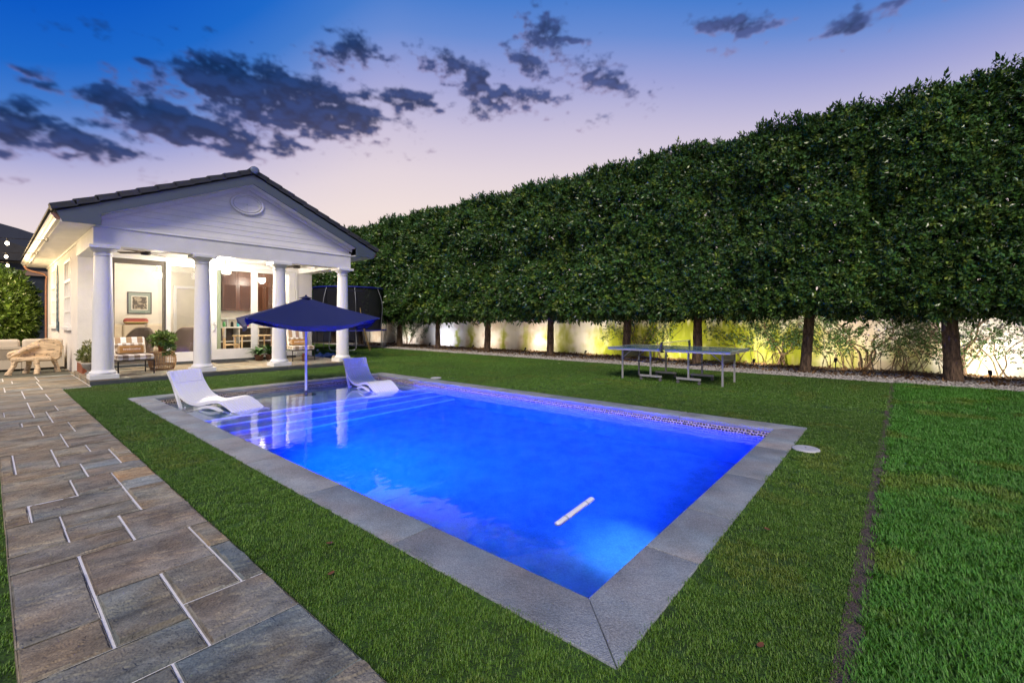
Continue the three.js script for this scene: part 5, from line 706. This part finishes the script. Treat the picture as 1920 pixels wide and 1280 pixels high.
{
  // limewashed wall with green algae running down where it stays wet: patches at z, half width, height
  const L = 36, Z0 = -29.6, moss = [[-2.6, 1.3, 1.25, .95], [-4.2, 1.4, 1.5, 1.1], [-5.6, 1.3, 1.55, 1.15], [-6.9, 1.0, 1.35, 1.05], [-8.3, 1.1, 1.2, 1.15], [-10.9, 0.5, 1.25, .65], [-11.7, 0.28, 1.1, .55], [-13.0, 0.3, 1.0, .5], [-14.5, 0.22, .95, .7], [-16.6, 0.25, 1.1, .75], [-17.7, 0.16, .95, .7], [-1.0, 0.6, 0.85, .6], [0.35, 0.5, 0.9, .45], [1.6, 0.7, 0.7, .3]];
  const wt = tex(2048, 256, (u, v) => {
    const z = Z0 + u * L, y = v * 2.3; let m = 0; for (const q of moss) { const dx = (z + (fbm(z * 2.2, y * 3, 3, 0, 7) - 0.5) * 0.7 - q[0]) / q[1]; m = Math.max(m, q[3] * Math.exp(-dx * dx * 1.2) * smooth(q[2] + 0.35, q[2] - 0.45, y + (fbm(z * 9, y * 0.7, 3, 0, 9) - 0.5) * 0.9)); }
    m = clamp(m * (0.35 + 1.25 * fbm(z * 7, y * 2.2, 4, 0, 19))); const st = 0.5 + 0.5 * fbm(z * 11, y * 0.5, 4, 0, 29), pk = smooth(0.5, 0.7, fbm(z * 1.3 + 4, y * 1.6, 4, 0, 39)), b = 208 + 26 * st - 18 * pk, c = [b + 2, b - 4 - 10 * pk, b - 14 - 16 * pk], g = [104 + 40 * st, 116 + 36 * st, 24]; return [0, 1, 2].map((k) => lerp(c[k], g[k], m));
  }, true, false);
  const g = new THREE.BoxGeometry(0.25, 2.3, L, 1, 1, 1).translate(16.425, 1.15, Z0 + L / 2), gg = g.toNonIndexed(), p = gg.attributes.position, uv = gg.attributes.uv; for (let i = 0; i < p.count; i++) uv.setXY(i, (p.getZ(i) - Z0) / L, p.getY(i) / 2.3);
  const w = single('garden_wall', gg, M({ map: wt, bumpMap: null, roughness: 0.9 }), 'long white rendered garden wall with green algae stains behind the hedge trees', 'wall'); w.castShadow = true;
  single('garden_wall', uvm(bx(3, 16.29, 0, 2.3, -29.85, -29.6)), stucco, 'white rendered wall closing the garden behind the trampoline', 'wall');
}
// hedge trees: bare stem, clipped box of leathery leaves
const hedgeSprig = [sprig(9, 0.105, 0.055, 0.16, 101), sprig(9, 0.095, 0.05, 0.14, 102), sprig(10, 0.11, 0.05, 0.2, 103)];
const treeZ = [3.9, 1.03, -1.73, -4.62, -6.98, -10.22, -13.61, -17.0, -20.1, -24.0, -27.2], treeLabel = ['hedge tree at the right end of the row, beyond the picture edge', 'hedge tree with thick trunk nearest the right edge of the picture', 'hedge tree whose trunk stands beside a tall spotlight', 'hedge tree whose trunk stands behind the table tennis net', 'hedge tree whose trunk stands behind the left end of the table', 'hedge tree with leaning trunk just left of the first large algae patch', 'hedge tree with slim leaning trunk, fifth from the right picture edge after the table', 'hedge tree with a small side branch low on its trunk', 'hedge tree beside the trampoline, at the left end of the lit wall', 'hedge tree behind the trampoline legs', 'hedge tree at the far end of the row behind the trampoline'];
function hedgeTree(label, x, z, hw, hd, along, n, sd, sc = 1) {
  const t = thing('hedge_tree', label, 'tree', [x, 0, z], 0, 'clipped hedge trees'); seed(sd);
  const lx = rr(-0.06, 0.06), lz = rr(-0.07, 0.07), r = sd === 501 ? 0.155 : rr(0.115, 0.145); const tr = part('trunk', uvm(taperTube([[-lx * 0.6, -0.03, -lz], [-lx * 0.2, 0.6, -lz * 0.3], [lx * 0.3, 1.3, lz * 0.4], [lx, 2.4, lz], [lx * 1.2, 4.6, 0]], [r * 1.12, r * 0.94, r * 0.9, r * 0.8, r * 0.35], 26, 11, 0.16, sd % 50), 0.5), barkMat, t);
  for (let k = 0; k < 5; k++) { const a = rr(0, 6.28), y = rr(1.45, 3.2), l = rr(0.7, 1.2); part('limb', taperTube([[lx, y, lz], [lx + Math.cos(a) * l * 0.5, y + 0.35, lz + Math.sin(a) * l * 0.5], [lx + Math.cos(a) * l, y + 0.9, lz + Math.sin(a) * l]], [0.06, 0.045, 0.02], 10, 7), barkMat, tr); }
  const lists = [[], [], []], bot = 1.58, top = 6.42;
  const put = (px, py, pz, nx, ny, nz, s) => { const wz = z + pz, wx = x + px, tone = 0.75 + 0.6 * fbm((along ? wx : wz) * 1.1, py * 1.1, 4, 0, 13), young = rnd() < 0.13 ? 1 : 0, v = rr(0.7, 1.3) * tone; lists[Math.floor(rnd() * 3)].push([px, py, pz, s * sc * rr(0.6, 1.35), 0, [lerp(0.046, 0.125, young) * v, lerp(0.108, 0.195, young) * v, lerp(0.022, 0.03, young) * v], dirQ(nx + rr(-0.7, 0.7), ny + rr(-0.35, 0.85), nz + rr(-0.7, 0.7), rr(0, 6.3))]); };
  for (let i = 0; i < n; i++) {
    const q = rnd(), u = rr(-1, 1), w = rr(0, 1); let lump = 0;
    if (q < 0.6) { const pz = u * hw, py = lerp(bot + rr(0, 0.22), top, w), s = z + pz; lump = (fbm(s * 1.3, py * 1.3, 4, 0, 23) - 0.5) * 1.5; const edge = 0.34 * smooth(0.66, 1, Math.abs(u)) + 0.3 * smooth(top - 0.7, top, py); put(-hd + lump * 0.6 + edge + Math.pow(rnd(), 1.6) * 0.55, py, pz, -1, 0, 0, 1); }
    else if (q < 0.76) { const pz = u * hw, px = rr(-hd, hd); lump = (fbm((z + pz) * 1.6, px * 2, 3, 0, 33) - 0.5) * 0.9 - 0.5 * u ** 4; put(px, top + lump * 0.55 - rnd() * 0.4, pz, 0, 1, 0, 1); }
    else if (q < 0.86) { put(rr(-hd, hd), bot + rr(-0.12, 0.3) + 0.12 * vnoise((z + u * hw) * 3, 1, 0, 3), u * hw, 0, -0.6, 0, 1); }
    else if (q < 0.91) put(hd - rnd() * 0.5, lerp(bot, top, w), u * hw, 1, 0, 0, 1.1); else if (q < 0.97) put(rr(-0.45, 0.5), lerp(bot + 0.15, top - 0.2, w), u * hw, -1, 0, 0, 1.7); else put(rr(-hd, hd) * 0.8, lerp(bot, top, w), u * hw, 0, 0, u > 0 ? 1 : -1, 1.2);
  }
  for (let k = 0; k < 26; k++) { const pz = rr(-hw, hw), px = rr(-hd, hd * 0.5), h = rr(0.05, 0.3); for (let j = 0; j < 3; j++) put(px + rr(-0.03, 0.03), top + 0.12 * Math.sin(pz * 2) - 0.4 * (pz / hw) ** 4 + h * j / 3, pz + rr(-0.03, 0.03), 0, 1, 0, 0.75); }      // shoots above the clipped top
  const c = scatter('crown', hedgeSprig[0], hedgeLeaf, lists[0], t); c.userData = { kind: 'stuff' };
  scatter('crown', hedgeSprig[1], hedgeLeaf, lists[1], t).userData = { kind: 'stuff' }; scatter('crown', hedgeSprig[2], hedgeLeaf, lists[2], t).userData = { kind: 'stuff' };
  if (along) t.rotation.y = Math.PI / 2 * -1;
  return t;
}
treeZ.forEach((z, k) => { const a = k ? treeZ[k - 1] : z + 3, b = k < treeZ.length - 1 ? treeZ[k + 1] : z - 3, hw = Math.max(z - b, a - z) / 2 + 0.12; hedgeTree(treeLabel[k], 14.35, z, hw, 1.12, false, z > -6 ? 12000 : z > -15 ? 8600 : 6000, 500 + k, z > -6 ? 0.92 : z > -15 ? 1.12 : 1.4); });
[[12.0, 'hedge tree in the far row right of the porch roof'], [9.0, 'hedge tree in the far row seen through the porch gap'], [6.0, 'hedge tree in the far row hidden mostly by the pool house']].forEach(([x, l], k) => hedgeTree(l, x, -28.2, 1.6, 1.0, true, 3600, 520 + k, 1.4));
// wall spotlights
const spotGlow = lampGlass(1, 0.9, 0.72, 6);
function spot(label, x, z, I, col = 0xfff0da, tall = 0) {
  const t = thing('wall_spotlight', label, 'spotlight', [x, 0, z], 0, 'spotlights along the wall'), h = 0.12 + tall; part('stake', rod([0, -0.02, 0], [0, h, 0], 0.012), plastic(0.03, 0.03, 0.03), t); part('head', lathe([[0, 0], [0.02, 0.0], [0.034, 0.03], [0.04, 0.13], [0.034, 0.13], [0.032, 0.11], [0, 0.11]], 18).rotateZ(-0.75).translate(-0.04, h - 0.01, 0), plastic(0.03, 0.03, 0.028), t); part('lens', new THREE.CylinderGeometry(0.031, 0.031, 0.006, 16).translate(0, 0.118, 0).rotateZ(-0.75).translate(-0.04, h - 0.01, 0), spotGlow, t);
  const s = new THREE.SpotLight(col, I, 0, 1.15, 0.8, 2); s.position.set(x + 0.07, h + 0.11, z); s.target.position.set(x + 1.0, h + 0.55, z); s.castShadow = true; s.shadow.radius = 2; scene.add(s, s.target);
}
spot('black wall spotlight beside the far trampoline trees', 15.25, -25.4, 3); spot('black wall spotlight left of the trampoline side tree', 15.25, -21.9, 4.5, 0xfff4ec); spot('black wall spotlight casting a bluish white pool at the left end of the wall', 15.15, -18.6, 6.5, 0xe9ecff); spot('black wall spotlight right of the slim leaning trunk', 15.1, -15.3, 5); spot('black wall spotlight by the foot of the leaning trunk', 15.1, -12.1, 7.5); spot('black wall spotlight left of the largest algae patch', 15.1, -9.1, 8); spot('black wall spotlight behind the left half of the table', 15.1, -5.9, 9); spot('tall bulb shaped spotlight right of the second trunk', 14.75, -1.15, 11, 0xfff0da, 0.16); spot('black wall spotlight behind the right end of the table', 15.1, -3.2, 9.5); spot('black wall spotlight near the right edge of the picture', 15.2, 1.75, 11, 0xfff2e4);
// vines on the wall: woody stems with small leaves
const vineSprig = sprig(5, 0.05, 0.032, 0.05, 111);
function vine(label, z, stems, leaves, sd, box, low) {
  const t = thing('wall_vine', label, 'climbing plant', [16.1, 0, z], 0, 'vines on the garden wall'); seed(sd); const spots = [];
  for (let k = 0; k < stems; k++) {
    const dir = k % 2 ? 1 : -1, reach = rr(0.5, 1) * box, y1 = rr(0.8, 2.05), z0 = k < 4 ? rr(-0.15, 0.15) : rr(-0.7, 0.7) * box, p = [[0.1, 0, z0]]; for (let s = 1; s <= 6; s++) p.push([0.15 + rr(-0.04, 0.025), lerp(0, y1, Math.pow(s / 6, 0.7)) + rr(-0.1, 0.1), z0 + dir * reach * 0.75 * Math.pow(s / 6, 1.15) + rr(-0.13, 0.13)]);
    const r = k < 4 ? 0.02 : rr(0.005, 0.011); part('stem', taperTube(p, [r, r * 0.8, r * 0.6, r * 0.4], 22, 6, 0.3, k + 1), barkMat, t);
    const c = new THREE.CatmullRomCurve3(p.map((q) => V(...q))); for (let j = 0; j < leaves / stems; j++) { const u = Math.pow(rnd(), 0.55), q = c.getPoint(u), v = rr(0.6, 1.4); if (q.y < low) continue; spots.push([q.x + rr(-0.06, 0.03), q.y + rr(-0.16, 0.16), q.z + rr(-0.2, 0.2), rr(0.55, 1.1), 0, [0.06 * v, 0.125 * v, 0.03 * v], dirQ(-1, rr(-0.4, 1), rr(-1, 1), rr(0, 6))]); }
  }
  scatter('foliage', vineSprig, leafMat(), spots, t).userData = { kind: 'stuff' };
}
vine('bare branching vine on the wall at the right edge of the picture', 1.35, 30, 900, 701, 1.9, 0.2); vine('twisted grey vine with dense leaves between the two right hand trunks', -0.6, 26, 1200, 702, 1.6, 0.35); vine('leafy vine spreading on the wall right of the table', -2.7, 20, 1500, 703, 1.7, 0.5); vine('dark branching vine behind the left end of the table', -7.35, 20, 700, 704, 1.6, 0.5); vine('leafy shrub vine on the wall under the trampoline', -21.9, 14, 1500, 705, 1.7, 0.3);

// ---------------------------------------------------------------- table tennis table
{
  const t = thing('table_tennis_table', 'folding table tennis table with blue green top standing on the far lawn', 'table tennis table', [10.4, 0, -3.82]), W = 0.7625, L = 1.37, H = 0.76, topM = M({ color: rgb(0.03, 0.12, 0.17), roughness: 0.16 }), navy = plastic(0.02, 0.035, 0.10);
  for (const s of [-1, 1]) {
    const z = (q) => s * q; const half = part('table_half', bx(-W, W, H - 0.022, H, z(0.012), z(L)), topM, t); part('apron', [bx(-W + 0.004, -W + 0.022, H - 0.06, H - 0.0225, z(0.03), z(L - 0.01)), bx(W - 0.022, W - 0.004, H - 0.06, H - 0.0225, z(0.03), z(L - 0.01)), bx(-W + 0.022, W - 0.022, H - 0.06, H - 0.0225, z(L - 0.028), z(L - 0.01))], greyMetal, half); part('white_line', [bx(-W, -W + 0.02, H + 0.0005, H + 0.0015, z(0.012), z(L)), bx(W - 0.02, W, H + 0.0005, H + 0.0015, z(0.012), z(L)), bx(-W + 0.02, W - 0.02, H + 0.0005, H + 0.0015, z(L - 0.02), z(L)), bx(-0.002, 0.002, H + 0.0005, H + 0.0015, z(0.012), z(L - 0.02))], plastic(0.8, 0.8, 0.8), half);
    for (const x of [-0.46, 0.46]) {
      part('leg', bar([x, 0, z(1.13)], [x, H - 0.06, z(1.13)], 0.035, 0.035), greyMetal, t); part('brace', bar([x, 0.5, z(1.13)], [x, H - 0.07, z(0.9)], 0.014, 0.014), greyMetal, t);
      const foot = part('trolley_foot', [bar([x, 0.12, z(0.43)], [x, H - 0.06, z(0.43)], 0.035, 0.035), bx(x - 0.02, x + 0.02, 0.09, 0.135, z(0.17), z(0.69))], greyMetal, t); for (const q of [0.2, 0.66]) part('castor', [new THREE.CylinderGeometry(0.035, 0.035, 0.022, 16).rotateZ(Math.PI / 2).translate(x, 0.036, z(q)), bx(x - 0.015, x + 0.015, 0.036, 0.092, z(q) - 0.008, z(q) + 0.008)], plastic(0.12, 0.12, 0.13), foot);
    }
    part('cross_tube', [bar([-0.46, 0.5, z(1.13)], [0.46, 0.5, z(1.13)], 0.02, 0.02), bar([-0.46, 0.4, z(0.43)], [0.46, 0.4, z(0.43)], 0.02, 0.02)], plastic(0.05, 0.05, 0.06), t); part('lock_bar', [bar([-0.46, 0.42, z(0.43)], [-0.46, 0.48, z(1.13)], 0.03, 0.02), bar([0.46, 0.42, z(0.43)], [0.46, 0.48, z(1.13)], 0.03, 0.02)], navy, t); part('end_panel', bx(-0.44, 0.44, 0.52, 0.66, z(1.125), z(1.135)), plastic(0.2, 0.2, 0.19), t);
  }
  for (const s of [-1, 1]) part('net_post', [bx(s * (W + 0.12) - 0.02, s * (W + 0.12) + 0.02, H - 0.06, H + 0.155, -0.02, 0.02), bx(s * W - 0.02, s * (W + 0.14), H - 0.07, H - 0.04, -0.02, 0.02)], plastic(0.03, 0.03, 0.035), t);
  const net = []; for (let k = 0; k <= 60; k++) net.push(bx(-W - 0.1 + k * (2 * W + 0.2) / 60 - 0.001, -W - 0.1 + k * (2 * W + 0.2) / 60 + 0.001, H + 0.01, H + 0.14, -0.001, 0.001)); for (let k = 0; k < 7; k++) net.push(bx(-W - 0.1, W + 0.1, H + 0.012 + k * 0.02, H + 0.0135 + k * 0.02, -0.0012, 0.0012)); const nt = part('net', net, plastic(0.03, 0.05, 0.04, 0.9), t); part('net_tape', bx(-W - 0.1, W + 0.1, H + 0.138, H + 0.15, -0.003, 0.003), plastic(0.5, 0.5, 0.48), nt);
}

// ---------------------------------------------------------------- trampoline
{
  const R = 1.8, H = 0.92, TOP = 2.98, t = thing('trampoline', 'round trampoline with dark safety net and blue rim pad on the back lawn', 'trampoline', [11.75, 0, -20.75]), dark = M({ color: rgb(0.18, 0.19, 0.2), metalness: 0.6, roughness: 0.4 }), navy = M({ color: rgb(0.012, 0.018, 0.22), roughness: 0.5 });
  part('ring', new THREE.TorusGeometry(R, 0.025, 8, 60).rotateX(Math.PI / 2).translate(0, H, 0), dark, t); part('jump_mat', new THREE.CylinderGeometry(R - 0.28, R - 0.28, 0.01, 48).translate(0, H, 0), plastic(0.012, 0.012, 0.014, 0.9), t); part('rim_pad', lathe([[R - 0.28, H + 0.012], [R - 0.28, H + 0.03], [R + 0.04, H + 0.035], [R + 0.04, H - 0.03], [R + 0.03, H - 0.03], [R + 0.03, H + 0.026]].reverse(), 60), navy, t);
  for (let k = 0; k < 4; k++) { const a = k * 1.571 + 0.35, b = a + 0.62; part('leg', [tube([[Math.cos(a) * R, H, Math.sin(a) * R], [Math.cos(a) * R, 0.06, Math.sin(a) * R], [Math.cos((a + b) / 2) * R, 0.025, Math.sin((a + b) / 2) * R], [Math.cos(b) * R, 0.06, Math.sin(b) * R], [Math.cos(b) * R, H, Math.sin(b) * R]], 0.022, 50)], steel, t); }
  for (let k = 0; k < 8; k++) { const a = k * 0.7854 + 0.35, o = R + 0.05; part('net_pole', tube([[Math.cos(a) * o, 0.1, Math.sin(a) * o], [Math.cos(a) * (o + 0.02), 1.3, Math.sin(a) * (o + 0.02)], [Math.cos(a) * (o + 0.05), 2.2, Math.sin(a) * (o + 0.05)], [Math.cos(a) * (o - 0.2), TOP, Math.sin(a) * (o - 0.2)]], 0.019, 30), dark, t); }
  part('top_ring', new THREE.TorusGeometry(R - 0.15, 0.035, 8, 64).rotateX(Math.PI / 2).translate(0, TOP, 0), navy, t);
  part('safety_net', new THREE.CylinderGeometry(R - 0.16, R - 0.24, TOP - H - 0.03, 48, 1, true).translate(0, (TOP + H) / 2 + 0.01, 0), new THREE.MeshStandardMaterial({ color: rgb(0.008, 0.009, 0.014), roughness: 0.95, transparent: true, opacity: 0.92, side: THREE.DoubleSide }), t);
}
{ const t = thing('wooden_ladder', 'slim pale ladder with arched top leaning on the trampoline', 'ladder', [11.35, 0, -18.62], 0.9), m = M({ color: rgb(0.35, 0.24, 0.08), metalness: 0.3, roughness: 0.5 }); part('rail', tube([[-0.2, 0, 0.25], [-0.15, 0.9, 0.0], [-0.1, 1.6, -0.14], [0, 1.98, -0.2], [0.1, 1.6, -0.14], [0.15, 0.9, 0], [0.2, 0, 0.25]], 0.016, 60), m, t); for (let k = 0; k < 3; k++) part('rung', bar([-0.185 + k * 0.014, 0.28 + k * 0.3, 0.17 - k * 0.08], [0.185 - k * 0.014, 0.28 + k * 0.3, 0.17 - k * 0.08], 0.03, 0.016), m, t); }

renderer.render(scene, camera);
